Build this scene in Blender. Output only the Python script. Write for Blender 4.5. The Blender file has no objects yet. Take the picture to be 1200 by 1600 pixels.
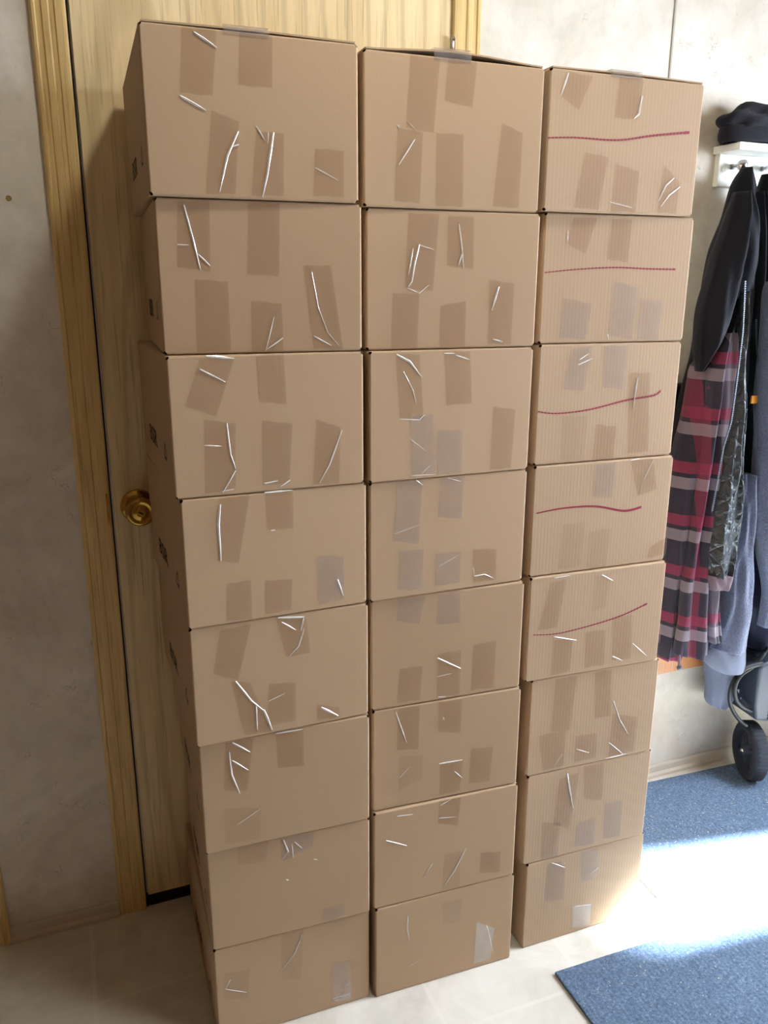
import bpy, bmesh, math, random
from mathutils import Vector, Matrix, noise
random.seed(7)
SC = bpy.context.scene
COL = SC.collection

# ------------------------------------------------------------------ camera
cam_data = bpy.data.cameras.new('camera')
cam_data.sensor_fit = 'VERTICAL'; cam_data.sensor_height = 24.0
cam_data.lens = 24.0 * 1270.13 / 1600.0
cam_data.clip_start = 0.02
cam = bpy.data.objects.new('camera', cam_data); COL.objects.link(cam)
cam.location = (-0.14466, -1.18798, 1.33780)
cam.rotation_mode = 'XYZ'
cam.rotation_euler = tuple(math.radians(a) for a in (74.48146, -0.16960, -21.47124))
SC.camera = cam

# ------------------------------------------------------------------ light
SC.view_settings.view_transform = 'Standard'
SC.view_settings.look = 'None'
SC.view_settings.gamma = 1.0
SC.view_settings.use_curve_mapping = False
SC.view_settings.exposure = 0.0
world = bpy.data.worlds.new('sky'); SC.world = world; world.use_nodes = True
world.node_tree.nodes['Background'].inputs[0].default_value = (0.62, 0.78, 1.0, 1)
world.node_tree.nodes['Background'].inputs[1].default_value = 3.0

def lamp(name, kind, loc, direction, color, power, **kw):
    l = bpy.data.lights.new(name, kind); l.color = color; l.energy = power
    for k, v in kw.items(): setattr(l, k, v)
    o = bpy.data.objects.new(name, l); COL.objects.link(o); o.location = loc
    o.rotation_euler = Vector(direction).to_track_quat('-Z', 'Y').to_euler()
    return o
SUN_DIR = Vector((-0.60, 0.085, -0.81))
lamp('sun', 'SUN', (3, -0.5, 4), SUN_DIR, (0.88, 0.94, 1.0), 210.0, angle=math.radians(4.0))
# daylight through the glazed door; the other two right-wall lamps are added fill
lamp('door_daylight', 'AREA', (2.38, -0.165, 1.15), (-1, -0.1, -0.75), (0.78, 0.88, 1.0), 70.0, shape='RECTANGLE', size=0.26, size_y=1.70)
lamp('side_fill_light', 'AREA', (2.38, -0.82, 1.30), (-1, 0.25, -0.60), (0.93, 0.94, 1.0), 50.0, shape='RECTANGLE', size=0.58, size_y=1.40)  # added fill lamp outside an unseen window, skylight without the sun
lamp('rear_fill_light', 'AREA', (2.38, -1.80, 1.5), (-1, 0.35, -0.12), (1.0, 0.93, 0.88), 8.0, shape='RECTANGLE', size=1.1, size_y=1.1)  # added fill lamp for the box fronts, its window is unseen
lamp('ceiling_lamp_light', 'AREA', (0.38, -0.36, 2.335), (0, 0, -1), (1.0, 0.97, 0.83), 7.6, shape='DISK', size=0.16)

# ------------------------------------------------------------------ helpers
def link(o): COL.objects.link(o); return o
def thing(name, label, cat, loc=(0, 0, 0), rotz=0.0, group=None):
    o = link(bpy.data.objects.new(name, None)); o.location = loc; o.rotation_euler = (0, 0, rotz)
    o.empty_display_size = 0.05
    o['label'] = label; o['category'] = cat
    if group: o['group'] = group
    return o
def obj(name, bm, mats, parent=None, smooth=False, loc=None, recalc=True):
    if recalc: bmesh.ops.recalc_face_normals(bm, faces=bm.faces)
    me = bpy.data.meshes.new(name); bm.to_mesh(me); bm.free()
    for m in (mats if isinstance(mats, (list, tuple)) else [mats]): me.materials.append(m)
    if smooth:
        for p in me.polygons: p.use_smooth = True
    o = link(bpy.data.objects.new(name, me))
    if parent: o.parent = parent
    if loc: o.location = loc
    return o
def struct(name, bm, mats, parent=None, **kw):
    o = obj(name, bm, mats, parent, **kw)
    if parent is None: o['kind'] = 'structure'
    return o
def tag(o, label, cat, group=None):
    o['label'] = label; o['category'] = cat
    if group: o['group'] = group
    return o
def box(bm, x0, x1, y0, y1, z0, z1, mi=0):
    vs = [bm.verts.new(p) for p in ((x0,y0,z0),(x1,y0,z0),(x1,y1,z0),(x0,y1,z0),(x0,y0,z1),(x1,y0,z1),(x1,y1,z1),(x0,y1,z1))]
    for f in ((0,3,2,1),(4,5,6,7),(0,1,5,4),(1,2,6,5),(2,3,7,6),(3,0,4,7)):
        bm.faces.new([vs[i] for i in f]).material_index = mi
    return vs
def bx(*a): bm = bmesh.new(); box(bm, *a); return bm
def bevel(o, w, seg=2):
    m = o.modifiers.new('bevel', 'BEVEL'); m.width = w; m.segments = seg; m.limit_method = 'ANGLE'; m.angle_limit = 0.6
    return o
def lathe(bm, prof, M=Matrix(), n=40, mi=0):
    rings = []
    for r, z in prof:
        rings.append([bm.verts.new(M @ Vector((r*math.cos(2*math.pi*i/n), r*math.sin(2*math.pi*i/n), z))) for i in range(n)])
    for a, b in zip(rings, rings[1:]):
        for i in range(n):
            bm.faces.new((a[i], a[(i+1)%n], b[(i+1)%n], b[i])).material_index = mi
    if prof[0][0] > 1e-5: bm.faces.new(list(reversed(rings[0]))).material_index = mi
    if prof[-1][0] > 1e-5: bm.faces.new(rings[-1]).material_index = mi
    bmesh.ops.remove_doubles(bm, verts=bm.verts, dist=1e-6)
def tube(bm, pts, r, n=10):
    pts = [Vector(p) for p in pts]
    # smooth the path
    P = []
    for i in range(len(pts)-1):
        p0 = pts[max(i-1, 0)]; p1 = pts[i]; p2 = pts[i+1]; p3 = pts[min(i+2, len(pts)-1)]
        for k in range(6):
            t = k/6
            P.append(0.5*((2*p1)+(p2-p0)*t+(2*p0-5*p1+4*p2-p3)*t*t+(3*p1-p0-3*p2+p3)*t**3))
    P.append(pts[-1])
    rings = []; up = Vector((0, 1, 0.01))
    for i, p in enumerate(P):
        d = (P[min(i+1, len(P)-1)] - P[max(i-1, 0)]).normalized()
        s = d.cross(up).normalized(); u = s.cross(d)
        rings.append([bm.verts.new(p + (s*math.cos(2*math.pi*k/n) + u*math.sin(2*math.pi*k/n))*r) for k in range(n)])
    for a, b in zip(rings, rings[1:]):
        for k in range(n): bm.faces.new((a[k], a[(k+1)%n], b[(k+1)%n], b[k]))
    bm.faces.new(list(reversed(rings[0]))); bm.faces.new(rings[-1])

# ------------------------------------------------------------------ materials
def lin(c):
    f = lambda v: v/12.92 if v <= 0.04045 else ((v+0.055)/1.055)**2.4
    return tuple(f(v/255) for v in c) + (1,)
class NT:
    def __init__(s, name):
        s.m = bpy.data.materials.new(name); s.m.use_nodes = True; s.t = s.m.node_tree
        s.b = s.t.nodes['Principled BSDF']; s.out = s.t.nodes['Material Output']
        s.tc = s.t.nodes.new('ShaderNodeTexCoord')
    def n(s, typ, **kw):
        nd = s.t.nodes.new(typ)
        for k, v in kw.items(): setattr(nd, k, v)
        return nd
    def l(s, a, b): s.t.links.new(a, b)
    def mapping(s, scale=(1,1,1), src='Object', loc=(0,0,0)):
        mp = s.n('ShaderNodeMapping'); mp.inputs['Scale'].default_value = scale; mp.inputs['Location'].default_value = loc
        s.l(s.tc.outputs[src], mp.inputs[0]); return mp.outputs[0]
    def noise(s, vec, scale, detail=4, rough=0.6, dist=0):
        nd = s.n('ShaderNodeTexNoise'); nd.inputs['Scale'].default_value = scale; nd.inputs['Detail'].default_value = detail
        nd.inputs['Roughness'].default_value = rough; nd.inputs['Distortion'].default_value = dist
        s.l(vec, nd.inputs['Vector']); return nd.outputs['Fac']
    def ramp(s, fac, stops, interp='LINEAR'):
        r = s.n('ShaderNodeValToRGB'); r.color_ramp.interpolation = interp
        e = r.color_ramp.elements
        while len(e) < len(stops): e.new(0.5)
        for el, (p, c) in zip(e, stops):
            el.position = p; el.color = c if len(c) == 4 else tuple(c)+(1,)
        s.l(fac, r.inputs[0]); return r.outputs[0]
    def mix(s, fac, a, b, mode='MIX'):
        m = s.n('ShaderNodeMix', data_type='RGBA', blend_type=mode)
        for v, k in ((fac, 0), (a, 6), (b, 7)):
            if isinstance(v, (int, float)): m.inputs[k].default_value = v
            elif isinstance(v, tuple): m.inputs[k].default_value = v
            else: s.l(v, m.inputs[k])
        return m.outputs[2]
    def math(s, op, a, b=None, c=None):
        m = s.n('ShaderNodeMath', operation=op)
        for i, v in enumerate((a, b, c)):
            if v is None: continue
            if isinstance(v, (int, float)): m.inputs[i].default_value = v
            else: s.l(v, m.inputs[i])
        return m.outputs[0]
    def sep(s, vec):
        n = s.n('ShaderNodeSeparateXYZ'); s.l(vec, n.inputs[0]); return n.outputs
    def bump(s, h, strength=0.3, dist=0.001):
        b = s.n('ShaderNodeBump'); b.inputs['Strength'].default_value = strength; b.inputs['Distance'].default_value = dist
        s.l(h, b.inputs['Height']); s.l(b.outputs[0], s.b.inputs['Normal'])
    def set(s, color=None, rough=None, metal=None, spec=None):
        if color is not None:
            if isinstance(color, tuple): s.b.inputs['Base Color'].default_value = color
            else: s.l(color, s.b.inputs['Base Color'])
        if rough is not None:
            if isinstance(rough, (int, float)): s.b.inputs['Roughness'].default_value = rough
            else: s.l(rough, s.b.inputs['Roughness'])
        if metal is not None: s.b.inputs['Metallic'].default_value = metal
        if spec is not None: s.b.inputs['Specular IOR Level'].default_value = spec
        return s.m
def plain(name, rgb, rough=0.6, metal=0, spec=0.4, nscale=60, amt=0.08, bump=0.0):
    t = NT(name); v = t.mapping()
    nz = t.noise(v, nscale)
    c = lin(rgb); c2 = tuple(min(1, q*(1-amt*2)) for q in c[:3])+(1,)
    col = t.mix(nz, c, c2)
    if bump: t.bump(nz, bump, 0.001)
    return t.set(col, rough, metal, spec)

def mat_cardboard(name, rgb, flute):
    t = NT(name); v = t.mapping()
    fibre = t.noise(t.mapping((60, 60, 22)), 14, 6, 0.7)
    blot = t.noise(t.mapping((1, 1, 1), 'Object'), 7, 3, 0.5)
    c = lin(rgb); d = tuple(q*0.88 for q in c[:3])+(1,)
    col = t.mix(t.ramp(fibre, [(0.35, (0,0,0)), (0.7, (1,1,1))]), c, d)
    col = t.mix(t.math('MULTIPLY', blot, 0.35), col, tuple(q*m for q, m in zip(c[:3], (0.86, 0.8, 0.78)))+(1,))
    x = t.sep(v)[0]
    w = t.math('SINE', t.math('MULTIPLY', x, 2*math.pi/0.0068))
    wob = t.math('MULTIPLY', w, t.noise(t.mapping((30, 8, 3)), 3, 4))
    h = t.math('ADD', t.math('MULTIPLY', wob, flute), t.math('MULTIPLY', fibre, 0.3))
    lines = t.ramp(t.math('MULTIPLY_ADD', wob, 0.5, 0.5), [(0.5, (0,0,0)), (0.9, (1,1,1))])
    col = t.mix(t.math('MULTIPLY', lines, 0.18*flute), col, tuple(min(1, q*1.25) for q in c[:3])+(1,))
    t.bump(h, 0.25, 0.0006)
    return t.set(col, 0.72, 0, 0.25)
def mat_wall():
    t = NT('wallpaper'); v = t.mapping()
    a = t.noise(v, 3.2, 6, 0.62, 0.5); b = t.noise(v, 22, 5, 0.7)
    col = t.ramp(a, [(0.30, lin((186,176,160))), (0.5, lin((212,207,196))), (0.68, lin((230,226,218)))])
    col = t.mix(t.math('MULTIPLY', t.ramp(b, [(0.45, (0,0,0)), (0.75, (1,1,1))]), 0.30), col, lin((172,166,156)))
    vo = t.n('ShaderNodeTexVoronoi', feature='DISTANCE_TO_EDGE'); vo.inputs['Scale'].default_value = 26
    wv = t.n('ShaderNodeVectorMath', operation='ADD')
    nn = t.n('ShaderNodeTexNoise'); nn.inputs['Scale'].default_value = 16; nn.inputs['Detail'].default_value = 5; t.l(v, nn.inputs['Vector'])
    sc = t.n('ShaderNodeVectorMath', operation='SCALE'); sc.inputs['Scale'].default_value = 0.11; t.l(nn.outputs['Color'], sc.inputs[0])
    t.l(t.mapping((1, 1, 0.45)), wv.inputs[0]); t.l(sc.outputs[0], wv.inputs[1]); t.l(wv.outputs[0], vo.inputs['Vector'])
    crack = t.ramp(vo.outputs['Distance'], [(0.0, (1,1,1)), (0.022, (0,0,0))])
    mask = t.ramp(t.noise(v, 16, 3, 0.6), [(0.58, (0,0,0)), (0.66, (1,1,1))])
    f = t.math('MULTIPLY', t.math('MULTIPLY', crack, mask), 0.6)
    col = t.mix(f, col, lin((128,112,92)))
    t.bump(b, 0.12, 0.001)
    return t.set(col, 0.62, 0, 0.3)
def mat_wood(name, light, dark, sx=1.0, cath=False):
    t = NT(name)
    v = t.mapping((sx, sx, 0.06))
    a = t.noise(v, 85, 5, 0.65, 0.3); b = t.noise(t.mapping((1, 1, 0.10)), 18*sx, 4, 0.6, 0.8)
    col = t.ramp(b, [(0.28, dark), (0.52, tuple((p+q)/2 for p, q in zip(light, dark))), (0.72, light)])
    pores = t.ramp(t.noise(t.mapping((1, 1, 0.025)), 260, 3, 0.6), [(0.56, (0,0,0)), (0.68, (1,1,1))])
    col = t.mix(t.math('MULTIPLY', pores, 0.6), col, tuple(q*0.55 for q in dark[:3])+(1,))
    col = t.mix(t.math('MULTIPLY', t.ramp(a, [(0.4, (0,0,0)), (0.7, (1,1,1))]), 0.35), col, tuple(q*0.82 for q in dark[:3])+(1,))
    if cath:
        wv = t.n('ShaderNodeTexWave', wave_type='RINGS', rings_direction='Y')
        wv.inputs['Scale'].default_value = 7; wv.inputs['Distortion'].default_value = 5; wv.inputs['Detail'].default_value = 3; wv.inputs['Detail Scale'].default_value = 1.2
        t.l(t.mapping((1.2, 1, 0.10), 'Object', (-0.02, 0, -0.05)), wv.inputs['Vector'])
        g = t.ramp(wv.outputs['Fac'], [(0.0, (1,1,1)), (0.22, (0,0,0))])
        col = t.mix(t.math('MULTIPLY', g, 0.4), col, tuple(q*0.62 for q in dark[:3])+(1,))
    t.bump(pores, -0.15, 0.0004)
    return t.set(col, 0.45, 0, 0.35)
def mat_floor():
    t = NT('vinyl_floor'); v = t.mapping(); X, Y, Z = t.sep(v)
    def seam(c, off):
        f = t.math('ABSOLUTE', t.math('SUBTRACT', t.math('FRACT', t.math('DIVIDE', t.math('SUBTRACT', c, off-0.1525), 0.305)), 0.5))
        return t.math('LESS_THAN', f, 0.014)
    g = t.math('MAXIMUM', seam(X, -0.199), seam(Y, 0.186))
    a = t.noise(v, 6, 6, 0.65, 0.6)
    col = t.ramp(a, [(0.3, lin((190,186,175))), (0.6, lin((216,212,203))), (0.8, lin((226,224,217)))])
    col = t.mix(t.math('MULTIPLY', g, 0.3), col, lin((228,225,214)))
    t.bump(t.math('MULTIPLY', g, -1.0), 0.15, 0.0008)
    return t.set(col, 0.38, 0, 0.4)
def mat_carpet():
    t = NT('mat_pile'); v = t.mapping(); X, Y, Z = t.sep(v)
    a = t.noise(v, 200, 5, 0.85); b = t.noise(v, 12, 4, 0.6)
    col = t.ramp(a, [(0.3, lin((58,72,92))), (0.55, lin((106,126,150))), (0.75, lin((178,192,210)))])
    col = t.mix(t.math('MULTIPLY', b, 0.4), col, lin((74,92,118)))
    rib = t.math('SINE', t.math('MULTIPLY', X, 2*math.pi/0.011))
    t.bump(t.math('ADD', a, t.math('MULTIPLY', rib, 0.10)), 0.8, 0.003)
    return t.set(col, 0.95, 0, 0.1)
def mat_tape(name, tint, gloss, haze, shine=0.13):
    t = NT(name); v = t.mapping()
    t.t.nodes.remove(t.b)
    tr = t.n('ShaderNodeBsdfTransparent'); tr.inputs[0].default_value = tint
    gl = t.n('ShaderNodeBsdfGlossy'); gl.inputs['Roughness'].default_value = gloss
    df = t.n('ShaderNodeBsdfDiffuse'); df.inputs[0].default_value = (0.62, 0.60, 0.60, 1)
    fr = t.n('ShaderNodeFresnel'); fr.inputs['IOR'].default_value = 1.33
    bp = t.n('ShaderNodeBump'); bp.inputs['Strength'].default_value = 0.12; bp.inputs['Distance'].default_value = 0.001
    t.l(t.noise(v, 45, 1, 0.5, 1.0), bp.inputs['Height'])
    t.l(bp.outputs[0], gl.inputs['Normal']); t.l(bp.outputs[0], fr.inputs['Normal'])
    m1 = t.n('ShaderNodeMixShader'); t.l(t.math('MULTIPLY', fr.outputs[0], shine), m1.inputs[0]); t.l(tr.outputs[0], m1.inputs[1]); t.l(gl.outputs[0], m1.inputs[2])
    m2 = t.n('ShaderNodeMixShader')
    hz = t.math('MULTIPLY', t.ramp(t.noise(v, 26, 5, 0.7), [(0.35, (0.4,0.4,0.4)), (0.7, (1,1,1))]), haze)
    t.l(hz, m2.inputs[0]); t.l(m1.outputs[0], m2.inputs[1]); t.l(df.outputs[0], m2.inputs[2])
    t.l(m2.outputs[0], t.out.inputs[0])
    return t.m
def mat_cloth(name, dark, light, scale=300, bump=0.5, rough=0.95, sheen=0.08):
    t = NT(name); v = t.mapping()
    a = t.noise(v, scale, 4, 0.7); b = t.noise(v, 9, 3, 0.6)
    col = t.mix(a, lin(dark), lin(light)); col = t.mix(t.math('MULTIPLY', b, 0.4), col, lin(dark))
    t.bump(a, bump, 0.003)
    t.b.inputs['Sheen Weight'].default_value = sheen
    return t.set(col, rough, 0, 0.2)
def mat_plaid():
    t = NT('plaid_flannel'); X, Y, Z = t.sep(t.mapping())
    X = t.math('ADD', X, t.math('MULTIPLY', Z, 0.04))
    def band(c, period, off, a, b):
        f = t.math('FRACT', t.math('DIVIDE', t.math('SUBTRACT', c, off), period))
        return t.math('MULTIPLY', t.math('GREATER_THAN', f, a), t.math('LESS_THAN', f, b))
    PZ, OZ = 0.127, 0.491; PX, OX = 0.115, 0.088
    nz = t.noise(t.mapping(), 400, 3)
    col = t.mix(nz, lin((36,34,46)), lin((54,50,64)))
    col = t.mix(t.math('MULTIPLY', band(X, PX, OX, 0.50, 0.78), 0.42), col, lin((128,118,130)))
    col = t.mix(t.math('MULTIPLY', band(X, PX, OX, 0.10, 0.26), 0.60), col, lin((124,46,72)))
    col = t.mix(t.math('MULTIPLY', band(Z, PZ, OZ, 0.06, 0.28), 0.62), col, lin((140,130,142)))
    col = t.mix(t.math('MULTIPLY', band(Z, PZ, OZ, 0.36, 0.57), 0.72), col, lin((132,48,76)))
    t.bump(nz, 0.4, 0.002); t.b.inputs['Sheen Weight'].default_value = 0.15
    return t.set(col, 0.9, 0, 0.2)
def mat_quilt():
    t = NT('quilted_leather'); X, Y, Z = t.sep(t.mapping())
    k = 2*math.pi/0.052
    a = t.math('ABSOLUTE', t.math('SINE', t.math('MULTIPLY', t.math('ADD', X, t.math('MULTIPLY', Z, 0.8)), k/1.6)))
    b = t.math('ABSOLUTE', t.math('SINE', t.math('MULTIPLY', t.math('SUBTRACT', X, t.math('MULTIPLY', Z, 0.8)), k/1.6)))
    q = t.math('POWER', t.math('MINIMUM', a, b), 0.5)
    h = t.math('ADD', q, t.math('MULTIPLY', t.noise(t.mapping(), 45, 3, 0.5, 1.5), 1.2))
    t.bump(h, 0.9, 0.005)
    return t.set(t.mix(t.noise(t.mapping(), 20), lin((16,20,26)), lin((34,44,54))), 0.42, 0, 0.6)

M = {}
M['card_a'] = mat_cardboard('cardboard_smooth', (183,157,128), 0.10)
M['card_b'] = mat_cardboard('cardboard_fluted', (184,159,132), 0.4)
M['card_hole_shade'] = plain('cardboard_hole_shade', (62,42,26), 0.9)  # darkened cardboard, shade of the open corner holes put into the colour
M['wall'] = mat_wall()
M['oak_door'] = mat_wood('oak_veneer', lin((240,222,180)), lin((220,196,150)), 1.0, True)
M['oak_trim'] = mat_wood('oak_casing', lin((234,208,152)), lin((206,176,118)), 1.4)
M['orange'] = mat_wood('orange_board', lin((196,136,88)), lin((174,116,70)))
M['floor'] = mat_floor()
M['ceiling'] = plain('ceiling_paint', (170,148,120), 0.9)
M['room'] = plain('room_paint', (112,78,44), 0.8, nscale=8)
M['vinyl_trim'] = plain('vinyl_baseboard', (206,198,184), 0.5, nscale=12, amt=0.1)
M['carpet'] = mat_carpet()
M['tape_dark'] = mat_tape('clear_tape_flat', (0.90, 0.865, 0.835, 1), 0.42, 0.03)
M['tape_faint'] = mat_tape('clear_tape_faint', (0.955, 0.94, 0.925, 1), 0.45, 0.03)
M['tape_gloss'] = mat_tape('clear_tape_hazy', (0.93, 0.90, 0.885, 1), 0.42, 0.22, 0.35)
t = NT('tape_fold_glint'); M['crease'] = t.set((0.95, 0.95, 0.95, 1), 0.12, 0, 0.9); t.b.inputs['Alpha'].default_value = 0.8  # near-white film, glints along the folds put into the colour
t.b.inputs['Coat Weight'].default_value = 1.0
M['marker'] = plain('red_marker_ink', (150,34,58), 0.6, nscale=300, amt=0.2)
M['print'] = plain('black_print_ink', (46,26,18), 0.7)
M['brass'] = plain('polished_brass', (196,160,84), 0.14, 1.0, 0.5, amt=0.02)
M['steel'] = plain('bright_steel', (205,205,208), 0.18, 1.0, 0.5, amt=0.02)
M['gap_shade'] = plain('gap_shade', (28,20,14), 0.9)  # dark colour standing in for the shade inside gaps
M['white_paint'] = plain('white_paint', (236,238,232), 0.4, nscale=20, amt=0.04)
M['navy'] = mat_cloth('navy_fleece', (14,15,22), (28,30,40))
M['knit'] = mat_cloth('black_knit', (18,18,26), (38,38,50), 500, 0.8)
M['black_cloth'] = mat_cloth('black_cloth', (14,17,22), (34,40,50))
M['grey_fleece'] = mat_cloth('grey_fleece', (48,54,76), (132,140,168), 240, 1.0, 0.9, 0.3)
M['grey_cuff'] = mat_cloth('grey_cuff', (80,84,100), (112,118,136), 300, 0.2)
M['slate_cloth'] = mat_cloth('slate_cloth', (24,28,44), (48,54,74), 200, 0.3)
M['plaid'] = mat_plaid(); M['quilt'] = mat_quilt()
M['lining'] = mat_cloth('rose_lining', (84,70,80), (124,104,112))
M['zip'] = plain('zipper_teeth', (96,104,116), 0.4, 0.5)
M['orange_tag'] = plain('orange_tag', (226,150,50), 0.6)
M['black_plastic'] = plain('black_plastic', (18,20,26), 0.55)
M['slate_plastic'] = plain('slate_plastic', (44,52,66), 0.5)
M['rubber'] = plain('rubber', (40,44,54), 0.8, bump=0.3)
M['paper'] = plain('white_paper', (226,226,230), 0.7)
M['black_bag'] = plain('black_nylon', (16,18,22), 0.4, bump=0.6, nscale=30)
M['leaf'] = plain('dry_debris', (205,190,160), 0.8)
t = NT('window_glass'); t.t.nodes.remove(t.b); tr_ = t.n('ShaderNodeBsdfTransparent'); gl_ = t.n('ShaderNodeBsdfGlossy'); gl_.inputs['Roughness'].default_value = 0.02
tr_.inputs[0].default_value = (0.95, 0.97, 0.97, 1); mx_ = t.n('ShaderNodeMixShader'); mx_.inputs[0].default_value = 0.05
t.l(tr_.outputs[0], mx_.inputs[1]); t.l(gl_.outputs[0], mx_.inputs[2]); t.l(mx_.outputs[0], t.out.inputs[0]); M['glass'] = t.m
t = NT('lamp_diffuser'); t.b.inputs['Emission Color'].default_value = (1, 0.9, 0.74, 1); t.b.inputs['Emission Strength'].default_value = 2.0
M['diffuser'] = t.set((0.9, 0.88, 0.82, 1), 0.5)
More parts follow.
